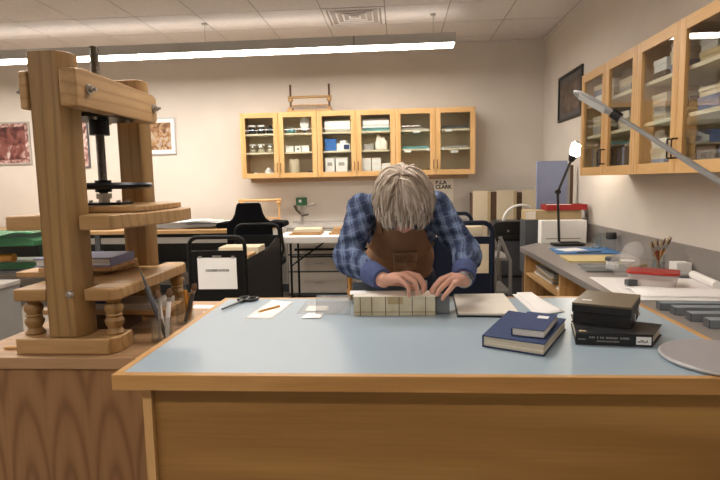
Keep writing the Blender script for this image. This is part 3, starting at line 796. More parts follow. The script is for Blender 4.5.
one('book', MB().box(-.1,.1,-.07,.07,0,.03), M['greylight'], 'grey flat book lying beside the cream roll in the left cabinet', 'book', (cx(0,.77), 6.49, S0))
one('book', MB().box(-.04,.04,-.06,.06,0,.022), M['navy'], 'small navy book lying on the grey flat book in the left cabinet', 'book', (cx(0,.83), 6.48, S0+.0305))
# middle unit, left door
def roll(x, z, w, r, mt, label, n=1):
    one('paper_roll', MB().tube([(-w/2,0,r),(w/2,0,r)], [r,r], 24), mt, label, 'roll', (x, 6.50, z+.0003))
roll(cx(1,.235), S2, .30, .075, M['white'], 'big white paper roll on the top shelf, left door of the middle cabinet')
t = thing('blue_box', 'bright blue box on the middle shelf of the middle cabinet', 'box', (cx(1,.15), 6.48, S1))
obj('box', bx(-.065,.065,-.06,.06,0,.115), M['bluebox'], t, bevel=.003); obj('lid', bx(-.067,.067,-.062,.062,.1155,.14), M['bluebox'], t, bevel=.003)
t = thing('glove_box', 'white box with a navy window right of the bright blue box', 'box', (cx(1,.30), 6.48, S1))
obj('box', bx(-.08,.08,-.05,.05,0,.085), M['label_white'], t, bevel=.003); obj('window', bx(.005,.07,-.0515,-.0502,.015,.07), M['bluecloth'], t); obj('tissue', MB().ball((0,0,.1),(.05,.03,.025),14), M['white'], t)
for i, (x, w_) in enumerate(((.135,.11),(.275,.14))):
    t = thing('file_box', ('white upright file box at the left on the bottom shelf of the middle cabinet','white upright file box, wider one, on the bottom shelf of the middle cabinet')[i], 'box', (cx(1,x), 6.48, S0), 0, 'file boxes in the middle cabinet')
    obj('box', bx(-w_/2,w_/2,-.05,.1,0,.19), M['label_white'], t, bevel=.002); obj('lid', bx(-w_/2-.002,w_/2+.002,-.052,.102,.1905,.205), M['paper'], t)
    obj('label', bx(-w_*.25,w_*.25,-.0515,-.0502,.11,.15), M['greylight'], t)
one('cup', MB().lathe([(.022,0),(.028,.05),(.026,.05),(.02,.004)], 16), M['greylight'], 'small grey cup right of the file boxes in the middle cabinet', 'cup', (cx(1,.375), 6.47, S0))
# middle unit, right door
one('paper_bundle', MB().tube([(-.16,0,.065),(-.15,0,.065),(.15,0,.065),(.16,0,.065)], [.05,.065,.065,.05], 24), M['white'], 'thick white paper bundle on the top shelf, right door of the middle cabinet', 'roll', (cx(1,.69), 6.50, S2+.024))
one('paper_stack', bx(-.16,.16,-.07,.07,0,.022), M['teal'], 'teal paper stack beneath the thick white bundle in the middle cabinet', 'paper', (cx(1,.69), 6.50, S2))
lump(cx(1,.745), 6.48, S1, .07, .16, M['paper'], 'cloth_bag', 'white tied bag on the middle shelf, right door of the middle cabinet', 'bag', 4)
lump(cx(1,.60), 6.49, S1, .06, .09, M['greylight'], 'cloth_bag', 'grey crumpled bag left of the white tied bag in the middle cabinet', 'bag', 5)
cols_ = ['left', 'middle', 'right']; rows_ = ['bottom', 'middle', 'top']
for c in range(3):
    for r in range(3 if c < 2 else 2):
        w_ = .098
        t = thing('card_box', f'white card box, {rows_[r]} of the {cols_[c]} pile on the middle cabinet bottom shelf', 'box', (cx(1,.575+c*.115), 6.48, S0+r*.0645), 0, 'card boxes piled in the middle cabinet')
        obj('box', bx(-.052,.052,-.05,.06,0,.048), M['label_white'], t); obj('lid', bx(-.053,.053,-.052,.062,.0482,.0635), M['paper'], t)
# right unit: flat stacks
for i, (x, z, w_, h_, mt, lab) in enumerate(((.23,S1,.30,.03,'teal','thin teal stack on the middle shelf, left door of the right cabinet'),(.23,S2,.30,.02,'greylight','thin grey stack on the top shelf, left door of the right cabinet'),(.69,S1,.30,.025,'greylight','thin grey stack on the middle shelf, right door of the right cabinet'),(.69,S2,.30,.03,'greydark','dark stack on the top shelf, right door of the right cabinet'),(.69,S0,.30,.02,'greydark','dark stack on the bottom shelf, right door of the right cabinet'))):
    one('paper_stack', bx(-w_/2,w_/2,-.08,.1,0,h_), M[mt], lab, 'paper', (cx(2,x), 6.50, z))
one('glass_bottle', MB().lathe([(.02,0),(.024,.004),(.024,.04),(.01,.055),(.01,.07)], 16), M['jarglass'], 'tiny glass bottle on the bottom shelf of the right back wall cabinet', 'bottle', (cx(2,.38), 6.46, S0))

# ------------------------------------------------------------------ right wall cabinets
RX, RZ0, RH, RW = 1.38, 1.392, .74, .945
RS = (.27, .495)
ra = cabinet('glass fronted maple cabinet on the right wall, farther from the camera, beside the framed picture', (RX, 4.245, RZ0), -PI/2, RW, .355, RH, RS)
rb = cabinet('glass fronted maple cabinet on the right wall, nearer the camera, behind the grey lamp arm', (RX, 3.298, RZ0), -PI/2, RW, .355, RH, RS)
rr = random.Random(3)
mats_ = ['beige','paper','tan','greylight','cream','brown','label_white','slate']
zs = [RZ0+.0205, RZ0+RS[0]+.0205, RZ0+RS[1]+.0205]
nm = {'beige':'beige','paper':'off white','tan':'tan','greylight':'grey','cream':'cream','brown':'brown','label_white':'white','slate':'slate blue'}
lv = ['bottom','middle','top']
for ui, (y0, un) in enumerate(((4.245,'farther'),(3.298,'nearer'))):
    for di in range(2):
        dn_ = ['left door','right door'][di]
        for si in range(3):
            y = y0 - .03 - di*RW/2 - .02; n = 0
            top = RZ0 + (RS[si] if si < 2 else RH-.02) - .02
            if ui == 0 and si == 0 :   # row of upright books
                k = 0
                hs = 9 if di == 0 else 8
                for k in range(hs):
                    th = .026+rr.random()*.014; hh = .15+rr.random()*.06
                    mt = rr.choice(['brown','olive','slate','greydark','tan','bluecloth'])
                    t = thing('book', f'upright book on the bottom shelf behind the {dn_} of the farther right wall cabinet', 'book', (RX+.13, y-th/2, zs[0]), 0, f'upright books behind the {dn_} of the farther right wall cabinet')
                    obj('cover', MB().box(-.06,.1,-th/2,-th/2+.002,0,hh).box(-.06,.1,th/2-.002,th/2,0,hh).box(-.06,-.058,-th/2+.002,th/2-.002,0,hh), M[mt], t)
                    obj('pages', bx(-.0575,.095,-th/2+.0022,th/2-.0022,.003,hh-.003), M['pageswhite'], t)
                    y -= th+.004
                continue
            pile = 0
            for x_ in range(2):
                w_ = .15+rr.random()*.05; z = zs[si]; pile += 1
                for q in range(rr.randint(2,3)):
                    h_ = .032+rr.random()*.04
                    if z+h_ > top: break
                    mt = mats_[(ui*7+di*5+si*3+x_*2+q) % len(mats_)]
                    lab = f'{nm[mt]} box {("lowest","second","third")[q]} in the {("left","right")[x_]} pile, {lv[si]} shelf, {dn_} of {un} right cabinet'
                    ww = w_*(.85+rr.random()*.15)
                    t = thing('storage_box', lab, 'box', (RX+.16, y-w_/2, z), (rr.random()-.5)*.12, 'boxes in the right wall cabinets')
                    obj('box', bx(-.09,.09,-ww/2+.004,ww/2-.004,0,h_*.55), M[mt], t); obj('lid', bx(-.093,.093,-ww/2,ww/2,h_*.56,h_), M[mt], t)
                    z += h_+.0008
                y -= w_+.035

# framed dark picture, wall posters, sign
def picture(name, label, loc, rz, w, h, frame, art, fw_=.02, mount=None):
    t = thing(name, label, 'picture', loc, rz)
    obj('frame', MB().box(-w/2,w/2,-.02,-.001,-h/2,-h/2+fw_).box(-w/2,w/2,-.02,-.001,h/2-fw_,h/2).box(-w/2,-w/2+fw_,-.02,-.001,-h/2+fw_,h/2-fw_).box(w/2-fw_,w/2,-.02,-.001,-h/2+fw_,h/2-fw_), frame, t)
    if mount:
        obj('mount', bx(-w/2+fw_,w/2-fw_,-.009,-.002,-h/2+fw_,h/2-fw_), mount, t); k = fw_+.045
    else: k = fw_
    obj('print', bx(-w/2+k,w/2-k,-.012,-.0095 if mount else -.002,-h/2+k,h/2-k), art, t)
    return t
picture('framed_picture', 'dark framed picture on the right wall beside the far cabinet', (XR, 5.68, 2.20), -PI/2, .75, .47, M['blackplastic'], M['artC'], .028, M['greydark'])
picture('wall_print', 'maroon print in a pale frame on the back wall, left of the press', (-5.0, YB, 1.96), 0, .58, .54, M['greylight'], M['artA'], .018, M['artD'])
picture('wall_print', 'dusty pink print seen between the posts of the press', (-4.16, YB, 1.93), 0, .46, .60, M['greydark'], M['artD'], .015)
picture('wall_print', 'ochre print in a silver frame on the back wall, right of the press', (-2.99, YB, 2.0), 0, .40, .455, M['silver'], M['artB'], .014, M['label_white'])
t = thing('wall_sign', 'white paper sign with black lettering under the right back wall cabinet', 'sign', (.50, YB, 1.19))
obj('sheet', bx(-.17,.17,-.004,-.001,-.22,.22), M['paper'], t)
for txt, z, x in (('B.L.A', .16, .02), ('CLARK', .105, .05)):
    me = text_mesh(txt, .062, .0008, bold=.0022); o = obj('lettering', me, M['ink'], t, (x,-.0052,z), smooth=0); o.rotation_euler = (PI/2,0,0)
obj('lettering', MB().box(.0,.02,-.0055,-.0042,.03,.05).box(.03,.09,-.0055,-.0042,.022,.027), M['ink'], t)

# little sewing frame on top of the cabinets
def sewing_frame(label, loc, w, h, d, mt, rodm, bar=.55):
    t = thing('sewing_frame', label, 'sewing frame', loc)
    obj('base', bx(-w/2-.02,w/2+.02,-d/2,d/2,0,.022), mt, t, bevel=.003)
    for s in (-1,1):
        x = s*(w/2-.02)
        obj('screw_post', MB().tube([(x,0,.022)]+[(x,0,.022+(h-.022)*i/24) for i in range(1,25)], [.014 if i%2 else .011 for i in range(25)], 10), rodm, t)
        obj('wing_nut', MB().lathe([(.02,0),(.03,.012),(.03,.03),(.02,.042)], 12, (x,0,h*bar-.055)), mt, t)
        obj('foot_block', bx(x-.022,x+.022,-d/2+.01,d/2-.01,.0225,.055), mt, t)
    obj('cross_bar', MB().tube([(-w/2-.01,0,h*bar),(w/2+.01,0,h*bar)], .016, 10), mt, t)
    obj('cross_bar', MB().tube([(-w/2+.02,0,h*.26),(w/2-.02,0,h*.26)], .009, 8), mt, t)
    for i in range(6):
        x = -.06+i*.028
        obj('cord', MB().tube([(x,-.018,h*bar),(x,-d/2+.01,.0235)], .0022, 5), M['cream'], t)
    return t
sewing_frame('wooden sewing frame with two screw posts on top of the back wall cabinets', (-1.035, 6.452, CZ+.7655), .50, .325, .16, M['press_x'], M['brown'])

# ------------------------------------------------------------------ long counter and tables at the back
t = thing('base_cabinet', 'long low grey drawer cabinet along the back wall, behind the white table', 'cabinet', (-.2, 6.40, 0))
obj('top', bx(-1.13,1.03,-.29,.285,.86,.885), M['greylight'], t)
obj('plinth', bx(-1.08,.98,-.2,.28,0,.0595), M['blackplastic'], t)
obj('body', bx(-1.1,1.0,-.255,.285,.06,.8595), M['greydark'], t)
for k in range(3):
    for z0, z1 in ((.10,.34),(.36,.54),(.56,.72),(.735,.85)):
        x = -1.09+k*.70
        dr = obj('drawer', bx(x,x+.68,-.272,-.2555,z0,z1), M['drawer'], t, bevel=.003)
        obj('handle', MB().box(x+.3,x+.41,-.282,-.2725,(z0+z1)/2-.008,(z0+z1)/2+.008), M['steel'], dr)
obj('backsplash', bx(-1.13,1.03,.275,.285,.8855,.905), M['greylight'], t)
t = thing('folding_table', 'white topped folding table with dark legs near the back wall', 'table', (-.45, 5.82, 0))
obj('table_top', bx(-.845,.70,-.31,.27,.755,.825), M['white'], t, bevel=.008)
for x in (-.70,.55):
    for y in (-.22,.2): obj('leg', MB().tube([(x,y,0),(x,y,.754)], .0125, 10), M['black'], t)
    for z in (.12,.5): obj('stretcher', MB().tube([(x,-.22,z),(x,.2,z)], .009, 8), M['black'], t)
    s = 1 if x < 0 else -1
    obj('brace', MB().tube([(x,-.01,.5),(x+s*.36,-.01,.748)], .009, 8), M['black'], t)
obj('stretcher', MB().box(-.70,.55,-.03,.0,.64,.665), M['black'], t)
obj('stretcher', MB().tube([(-.70,-.22,.60),(.55,-.22,.60)], .009, 8), M['black'], t)
zt = .8256
def wrap_stack(xc, yc, lab):
    zz = zt
    for q, (w_, h_, nmq) in enumerate(((.34,.018,'lowest'),(.30,.016,'middle'),(.29,.03,'topmost'))):
        one('wrapped_board', bx(-w_/2,w_/2,-.13,.13,0,h_), M['wrap'] if q != 2 else (M['beige'] if lab == 'left' else M['wrap']), f'{nmq} board of the {lab} pile on the white folding table', 'board', (xc+.01*q, yc, zz), .03*q, 'boards piled on the white folding table', bevel=.002)
        zz += h_+.0006
wrap_stack(-1.0, 5.76, 'left'); wrap_stack(-.58, 5.80, 'right')
t = thing('faucet', 'chrome tap with an angled spout on the grey counter by the green card', 'tap', (-1.17, 6.40, .8856))
obj('base', MB().lathe([(.035,0),(.035,.01),(.02,.02)], 16), M['steel'], t)
obj('spout', MB().tube([(0,0,.02),(0,0,.13),(.04,-.03,.19),(.14,-.1,.24),(.19,-.13,.24)], [.016,.015,.014,.014,.017], 12), M['steel'], t)
obj('lever', MB().tube([(0,0,.12),(-.05,-.02,.17),(-.07,-.03,.23)], [.016,.014,.022], 10), M['screw'], t)
obj('lever', MB().tube([(0,.0,.1),(.09,-.05,.12)], [.012,.012], 10), M['screw'], t)
t = thing('green_card', 'small green card standing above the chrome tap', 'card', (-1.21, 6.655, 1.15))
obj('card', bx(-.07,.07,0,.008,-.05,.05), M['green'], t); obj('backing', bx(-.02,.02,.0081,.0098,-.2642,.03), M['greylight'], t); obj('mark', bx(-.035,.0,-.001,-.0002,-.012,.022), M['label_white'], t)

t = thing('worktable', 'long wood topped worktable against the back wall, left of the black chair', 'table', (-3.1, 6.2, 0))
obj('table_top', bx(-2.3,1.65,-.42,.40,.845,.885), M['press_x'], t, bevel=.003)
obj('apron', bx(-2.2,1.55,-.37,-.33,.735,.80), M['greylight'], t)
obj('lower_shelf', bx(-2.2,1.55,-.33,.36,.40,.43), M['greydark'], t)
for x in (-2.2,-.3,1.5):
    for y in (-.36,.34): obj('leg', bx(x-.03,x+.03,y-.03,y+.03,0,.8445), M['greydark'], t)
obj('back_panel', bx(-2.2,1.55,.30,.32,.432,.8445), M['blackplastic'], t)
rp = random.Random(5)
for i in range(7):
    x = -2.62+rp.uniform(-.18,.22); w_ = rp.uniform(.3,.5)
    mb = MB().grid(lambda u, v, w_=w_, x=x: V((u-.5)*2*w_, (v-.5)*.5, .010*math.sin(((u-.5)*2*w_+x)*8)*(1-v)+.004*math.cos(v*5)+.016), 12, 8)
    one('large_paper_sheet', mb, M['white'], 'big curled white paper sheet in the loose pile on the wood worktable', 'paper', (x, 6.16, .886+i*.011), 0, 'white paper sheets piled on the worktable', solid=.001)
one('table_block', bx(-.06,.06,-.1,.1,0,.17), M['wrap'], 'brown wooden block standing on the floor side shelf beneath the worktable', 'block', (-1.80, 5.98, .4306))
sewing_frame('large wooden sewing frame standing behind the black chair', (-1.66, 6.36, .8856), .50, .32, .2, M['maple_x'], M['maple_z'], .93)

# black office chair
t = thing('office_chair', 'black office chair with a tapered backrest and armrests', 'chair', (-1.36, 5.02, 0))
bkm = MB().prism([(-.11,1.195),(-.095,1.21),(.095,1.21),(.11,1.195),(.13,1.11),(.155,1.065),(.21,1.03),(.21,.80),(-.21,.80),(-.21,1.03),(-.155,1.065),(-.13,1.11)], -.24, -.19, 'xz')
obj('backrest', bkm, M['fabricblack'], t, bevel=.015)
obj('seat', bx(-.23,.23,-.16,.28,.58,.66), M['fabricblack'], t, bevel=.03)
for s in (-1,1):
    a = obj('armrest', MB().prism([(s*.17,.98),(s*.17,1.04),(s*.30,1.03),(s*.315,1.01),(s*.31,.98)], -.22, .05, 'xz'), M['fabricblack'], t, bevel=.012)
    obj('arm_post', MB().tube([(s*.25,-.05,.978),(s*.26,0,.75),(s*.2,.03,.60)], .014, 8), M['blackplastic'], a)
obj('back_stem', MB().bar((0,-.17,.88),(0,-.05,.575),.06,.02), M['blackplastic'], t)
obj('column', MB().cyl((0,.05,.09),(0,.05,.578),.028), M['iron'], t)
for k in range(5):
    a = 2*PI*k/5+.3; l_ = obj('leg', MB().bar((0,.05,.085),(.28*math.cos(a),.05+.28*math.sin(a),.065),.05,.03), M['blackplastic'], t)
    obj('caster', MB().cyl((.28*math.cos(a),.05+.28*math.sin(a)-.015,.026),(.28*math.cos(a),.05+.28*math.sin(a)+.015,.026),.0258,n=14), M['blackplastic'], l_)

# book trucks
def truck(label, x0, x1, y0, y1, ztop, mt, r=.014):
    xc = (x0+x1)/2; w = x1-x0; L = y1-y0
    t = thing('book_truck', label, 'book truck', (xc, y0, 0)); h = w/2-r
    for y in (0, L):
        fr = obj('end_frame', MB().tube([(-h,y,.11),(-h,y,ztop-.06)]+[(-h+.06-.06*math.cos(a),y,ztop-.06-r+.06*math.sin(a)) for a in (.3,.8,1.3,PI/2)]+[(h-.06+.06*math.sin(a),y,ztop-.06-r+.06*math.cos(a)) for a in (0,.3,.8,1.3)]+[(h,y,ztop-.09),(h,y,.11)], r, 10), mt, t)
        pn = obj('end_panel', bx(-h+r*.8,h-r*.8,y-.006,y+.006,.2,ztop-.105), mt, t)
        for s in (-1,1): obj('caster', MB().cyl((s*h-.012,y,.05),(s*h+.012,y,.05),.0498,n=18).box(s*h-.018,s*h+.018,y-.02,y+.02,.085,.125), M['blackplastic'], t)
    for z, dd in ((.25,0),(.52,0),(ztop-.22,0)):
        obj('shelf', MB().box(-h,h,.007,L-.007,z,z+.015).box(-h,-h+.006,.007,L-.007,z+.0155,z+.05).box(h-.006,h,.007,L-.007,z+.0155,z+.05), mt, t)
    return t
tr = truck('black book truck with a white notice on its end panel', -1.425, -1.015, 3.5, 4.55, 1.045, M['black'])
n_ = obj('notice', bx(-.135,.132,-.0085,-.0062,.68,.893), M['label_white'], tr)
me = text_mesh('CONSERVATION', .023, .0004, xs=.92, bold=.0006); o = obj('lettering', me, M['ink'], n_, (0,-.0092,.806), smooth=0); o.rotation_euler = (PI/2,0,0)
obj('clip', MB().box(-.125,-.105,-.011,-.0062,.89,.905).box(.1,.12,-.011,-.0062,.89,.905).box(-.03,.03,-.011,-.0062,.893,.908), M['steel'], n_)
obj('side_panel', MB().prism([(.01,.25),(1.04,.25),(1.04,.91),(.92,.93),(.45,.85),(.01,.82)], .19, .196, 'yz'), M['black'], tr)
zz = .841
for i, (y, w_, h_, mt, lab) in enumerate(((3.98,.2,.075,'beige','cream box nearest the far end of the black book truck'),(3.72,.19,.05,'wrap','brown wrapped parcel on the top shelf of the black book truck'),(3.90,.17,.06,'paper','white paper parcel in the middle of the black book truck'),(3.70,.18,.045,'greylight','grey box nearest the notice end of the black book truck'))):
    if i > 1: continue
    one('parcel', bx(-.15,.15,-w_/2,w_/2,0,h_), M[mt], lab, 'box', (-1.19, y, zz), 0, bevel=.003)
tr = truck('navy book truck with a cream sheet on its end panel, behind the person', .205, .615, 3.5, 4.5, 1.118, M['navy'], .016)
obj('notice', bx(.005,.165,-.0085,-.0062,.775,.965), M['cream'], tr)
one('archive_box', MB().box(-.16,.14,-.2,.2,0,.155), M['beige'], 'cream archive box on the top shelf of the navy book truck', 'box', (.41,3.78,.9145), bevel=.003)
one('file_folder', bx(-.14,.14,-.12,.12,0,.05), M['white'], 'white folder stack behind the cream box on the navy book truck', 'folder', (.41,4.2,.9145))
one('parcel', bx(-.12,.1,-.3,.3,0,.06), M['white'], 'white parcel on the middle shelf of the navy book truck', 'box', (.37,3.95,.5362))

# grey step ladder
t = thing('step_ladder', 'grey metal step ladder between the navy book truck and the bench', 'ladder', (.76, 4.0, 0))
for y in (0,.42):
    obj('rail', MB().tube([(-.02,y,.955),(.045,y,.80),(.055,y,.78),(.065,y,.0)], .0135, 8), M['greymetal'], t)
    obj('rear_rail', MB().tube([(-.02,y,.93),(-.12,y,.0)], .012, 8), M['greymetal'], t)
for z, x in ((.80,-.0),(.55,.01),(.28,.01)): obj('tread', bx(-.07,.06,.0,.42,z-.02,z), M['greymetal'], t)
# boards and boxes against the back wall right
for i, (x0, x1, lab) in enumerate(((.855,1.04,'cream upright box leftmost of three by the back wall, beside the wall sign'),(1.125,1.335,'cream upright box in the middle of three by the back wall'),(1.415,1.61,'cream upright box nearest the slate blue panel by the back wall'))):
    t = thing('upright_box', lab, 'box', ((x0+x1)/2, 6.3, 0), 0, 'upright boxes by the back wall')
    w_ = (x1-x0)/2
    obj('front_board', bx(-w_,w_-.02,0,.02,.3,1.25), M['beige'], t)
    obj('side_board', bx(w_-.0195,w_+.015,0,.3,.3,1.24), M['tan'], t)
    obj('body', bx(-w_,w_-.02,.0205,.3,.3,1.22), M['brown'], t)
    obj('base', bx(-w_,w_,0.0,.3,0,.2995), M['brown'], t)
one('brown_board', bx(-.035,.035,-.02,.02,0,1.235), M['brown'], 'narrow dark brown board standing between the left and middle upright boxes', 'board', (1.09,6.33,0))
one('brown_board', bx(-.03,.03,-.02,.02,0,1.18), M['brown'], 'narrow dark brown board standing right of the middle upright box', 'board', (1.378,6.33,0))
t = thing('display_panel', 'slate blue fabric panel standing in the back right corner', 'panel', (1.50, 5.42, 0))
obj('panel', bx(-.15,.14,-.02,.02,.3,1.545), M['slate'], t, bevel=.004)
obj('post', bx(.1405,.165,-.02,.02,.0,1.52), M['greymetal'], t)
obj('post', bx(.17,.195,-.02,.02,.0,1.50), M['brown'], t)
obj('foot', bx(-.15,.14,-.12,.12,0,.03), M['greydark'], t); obj('post', bx(-.15,-.12,-.02,.02,.0305,.2995), M['greymetal'], t)

# dark cabinet, printer and hose left of the bench end
t = thing('dark_cabinet', 'dark floor cabinet under the black printer at the far end of the bench', 'cabinet', (1.09, 5.62, 0))
obj('body', bx(-.13,.15,-.2,.2,0,.79), M['blackplastic'], t, bevel=.003)
for z in (.05,.42): obj('door', bx(-.12,.14,-.212,-.2005,z,z+.34), M['greydark'], t)
obj('side_rail', bx(-.155,-.131,-.19,.19,0,.76), M['greymetal'], t)
t = thing('printer', 'small black printer with a round badge at the far end of the bench', 'printer', (1.09, 5.60, .7905))
obj('body', MB().prism([(-.16,0),(-.16,.12),(-.12,.165),(.14,.165),(.14,0)], -.14, .14, 'xz'), M['blackplastic'], t, bevel=.006)
obj('badge', MB().cyl((.0,-.1405,.07),(0,-.1425,.07),.012,n=16), M['greylight'], t)
obj('tray', bx(-.11,.1,-.2,-.141,.01,.022), M['blackplastic'], t)
one('hose', MB().tube([(.17*math.cos(a)*1.0, .02*math.sin(2*a), .15*math.sin(a)+.16) for a in [PI*1.05-k*PI*.75/18 for k in range(19)]], .014, 10), M['label_white'], 'curved white hose arching over the black printer', 'hose', (1.24,5.60,.80))

# ------------------------------------------------------------------ right-hand bench
BZ = .80
t = thing('side_bench', 'grey topped wooden bench with open cubbies along the right wall', 'bench', (0,0,0))
top = [(1.03,.6),(1.725,.6),(1.725,5.02),(1.30,5.02),(1.03,4.66)]
obj('bench_top', MB().prism(top, BZ-.04, BZ), M['benchtop'], t, bevel=.003)
obj('backsplash', bx(1.712,1.738,.6,5.02,BZ+.0005,BZ+.162), M['benchtop'], t)
obj('side_panel', bx(1.06,1.70,4.585,4.61,0,BZ-.041), M['maple_z'], t)
for y in (3.62,2.65,1.7): obj('divider', bx(1.06,1.70,y-.012,y+.012,0,BZ-.041), M['maple_z'], t)
obj('shelf', bx(1.065,1.69,3.633,4.584,.575,.593), M['maple_y'], t)
obj('shelf', bx(1.065,1.69,2.663,3.607,.575,.593), M['maple_y'], t)
obj('bottom', bx(1.065,1.69,.7,4.584,.08,.10), M['maple_y'], t)
obj('shelf', bx(1.065,1.69,3.633,4.584,.30,.318), M['maple_y'], t)
obj('back', bx(1.69,1.70,.7,4.584,.101,BZ-.041), M['maple_y'], t)
rp = random.Random(11)
def pstack(x, y, z, w, d, n, labs, mats):
    for k in range(n):
        h_ = rp.uniform(.008,.018)
        one('paper_stack', bx(-w/2,w/2,-d/2,d/2,0,h_), M[mats[k % len(mats)]], labs[k], 'paper', (x+rp.uniform(0,.03), y+rp.uniform(-.02,.02), z), rp.uniform(-.06,.06)); z += h_+.0006
pstack(1.26, 4.28, .5935, .30, .5, 5, [f'{c} in the pile on the bench cubby shelf' for c in ('white paper stack lowest','grey paper stack second','tan paper stack third','white paper stack fourth','grey paper stack topmost')], ['white','greylight','tan','white','greylight'])
pstack(1.23, 3.78, .5935, .24, .2, 4, [f'{c} near the cubby divider of the bench' for c in ('white paper stack lowest','cream paper stack second','white paper stack third','pale paper stack topmost')], ['white','paper','white','paper'])
pstack(1.27, 4.15, .3185, .34, .7, 5, [f'{c} in the lower cubby pile of the bench' for c in ('white paper stack lowest','grey paper stack second','white paper stack third','pale grey paper stack fourth','white paper stack topmost')], ['white','greylight','white','greylight','white'])
def bz(z=0): return BZ+.0006+z

# things on the bench
t = thing('archive_box', 'white archive box on the bench end behind the black desk lamp', 'box', (1.445, 4.90, bz()))
obj('box', bx(-.19,.20,-.06,.06,0,.205), M['label_white'], t, bevel=.003); obj('label', bx(-.15,.15,-.0612,-.0602,.04,.05), M['greylight'], t)
t = thing('archive_box', 'dark grey archive box beyond the white archive box', 'box', (1.42, 5.145, .20))
obj('box', bx(-.26,.29,-.11,.11,.30,.80), M['greydark'], t, bevel=.003); obj('stand', bx(-.24,.27,-.1,.1,-.20,.2995), M['brown'], t)
t = thing('archive_box', 'tan archive box under the red tray behind the desk lamp', 'box', (1.41, 5.12, 1.0008))
obj('box', bx(-.25,.25,-.09,.09,0,.085), M['tan'], t, bevel=.003); obj('end_label', bx(-.2495,-.16,-.0915,-.0902,.005,.08), M['paper'], t)
t = thing('red_tray', 'shallow red tray on top of the tan archive box', 'tray', (1.52, 5.10, 1.0866))
obj('tray', MB().box(-.18,.18,-.1,.1,0,.006).box(-.18,.18,-.1,-.094,.0065,.05).box(-.18,.18,.094,.1,.0065,.05).box(-.18,-.174,-.093,.093,.0065,.05).box(.174,.18,-.093,.093,.0065,.05), M['redcard'], t)
one('paper_sheet', bx(-.12,.09,-.07,.07,0,.04), M['white'], 'white papers lying inside the red tray', 'paper', (1.50,5.10,1.0935))
# black desk lamp
t = thing('desk_lamp', 'lit black jointed desk lamp standing on the far end of the bench', 'lamp', (1.44, 4.71, bz()))
obj('base', MB().prism([(-.13,-.05),(-.09,-.07),(.11,-.07),(.14,-.04),(.14,.05),(-.13,.05)], 0, .022).prism([(-.06,-.03),(.1,-.04),(.1,.03),(-.06,.03)], .0221, .034), M['blackplastic'], t, bevel=.006)
J0 = V(-.09,0,.034); J1 = V(-.10,0,.50-.04)
J1 = V(1.352-1.44, 0, 1.262-bz()); J2 = V(1.452-1.44, -.02, 1.525-bz())
J0 = V(1.372-1.44, 0, .034)
obj('lower_arm', MB().tube([J0,J1], .011, 10), M['blackplastic'], t)
obj('joint', MB().cyl(J1+V(0,-.02,0),J1+V(0,.02,0),.022,n=16), M['blackplastic'], t)
obj('upper_arm', MB().tube([J1,J2], .011, 10), M['blackplastic'], t)
dj = V(.035,-.035,.10).normalized(); hb = J2+dj*.0
shade = obj('lamp_head', MB().tube([J2-dj*.01, J2+dj*.03, J2+dj*.045], [.02,.036,.036], 16), M['blackplastic'], t)
obj('bulb', MB().tube([J2+dj*.046, J2+dj*.06, J2+dj*.13, J2+dj*.15], [.03,.042,.052,.04], 18), M['lampglow'], shade)
obj('cap', MB().tube([J2+dj*.1505, J2+dj*.16], [.043,.04], 16), M['label_white'], shade)

def glassjar(x, y, z, r, h, label):
    one('glass_jar', MB().lathe([(r*.92,0),(r,.006),(r,h),(r-.003,h),(r-.003,.007),(.002,.006)], 22), M['jarglass'], label, 'jar', (x,y,z))
glassjar(1.60, 4.46, bz(), .04, .11, 'empty glass jar beside the lamp end of the bench, nearer the wall boxes')
glassjar(1.665, 4.56, bz(), .035, .12, 'empty glass jar behind the other empty jar at the bench end')
t = thing('camera_bottle', 'small bottle with a black cap by the backsplash', 'bottle', (1.655, 4.32, bz()))
obj('body', MB().lathe([(.032,0),(.035,.006),(.035,.085),(.03,.095)], 18), M['jarglass'], t); obj('cap', MB().lathe([(.036,.0955),(.04,.1),(.04,.14),(.034,.148)], 18), M['blackplastic'], t)
one('folder', MB().prism([(-.24,-.17),(.24,-.19),(.25,.17),(-.20,.18)], 0, .006), M['blue'], 'blue folder lying on the bench in front of the desk lamp', 'folder', (1.44,4.34,bz()))
one('paper_sheet', bx(-.1,.1,-.08,.08,0,.001), M['white'], 'white sheet on the blue folder', 'paper', (1.37,4.38,bz(.0062)), .3)
one('knife', MB().prism([(-.1,-.008),(.0,-.01),(.1,-.002),(.1,.004),(0,.009),(-.1,.008)], 0, .008), M['greydark'], 'grey knife lying on the blue folder', 'knife', (1.45,4.20,bz(.0064)), .25)
one('folder', MB().prism([(-.17,-.14),(.19,-.17),(.21,.12),(-.15,.14)], 0, .012), M['buff'], 'buff yellow folder lying on the bench in front of the blue one', 'folder', (1.33,3.88,bz()))
one('cutting_mat', MB().prism([(-.15,-.15),(.13,-.17),(.17,.13),(-.11,.16)], 0, .004), M['mat'], 'dark mat lying on the bench under the stoppered jar', 'mat', (1.30,3.50,bz()))
t = thing('stoppered_jar', 'small pale jar with a dark lid standing on the dark mat', 'jar', (1.335,3.455,bz(.0046)))
obj('body', MB().lathe([(.036,0),(.038,.006),(.034,.03),(.036,.05)], 20), M['label_white'], t); obj('lid', MB().lathe([(.041,.0505),(.043,.055),(.043,.068),(.036,.074)], 20), M['greydark'], t)
one('clear_weight', MB().box(-.1,.1,-.05,.05,0,.03), M['acetate'], 'clear grey slab on the dark mat beside the stoppered jar', 'weight', (1.24,3.40,bz(.0046)), .1, bevel=.004)
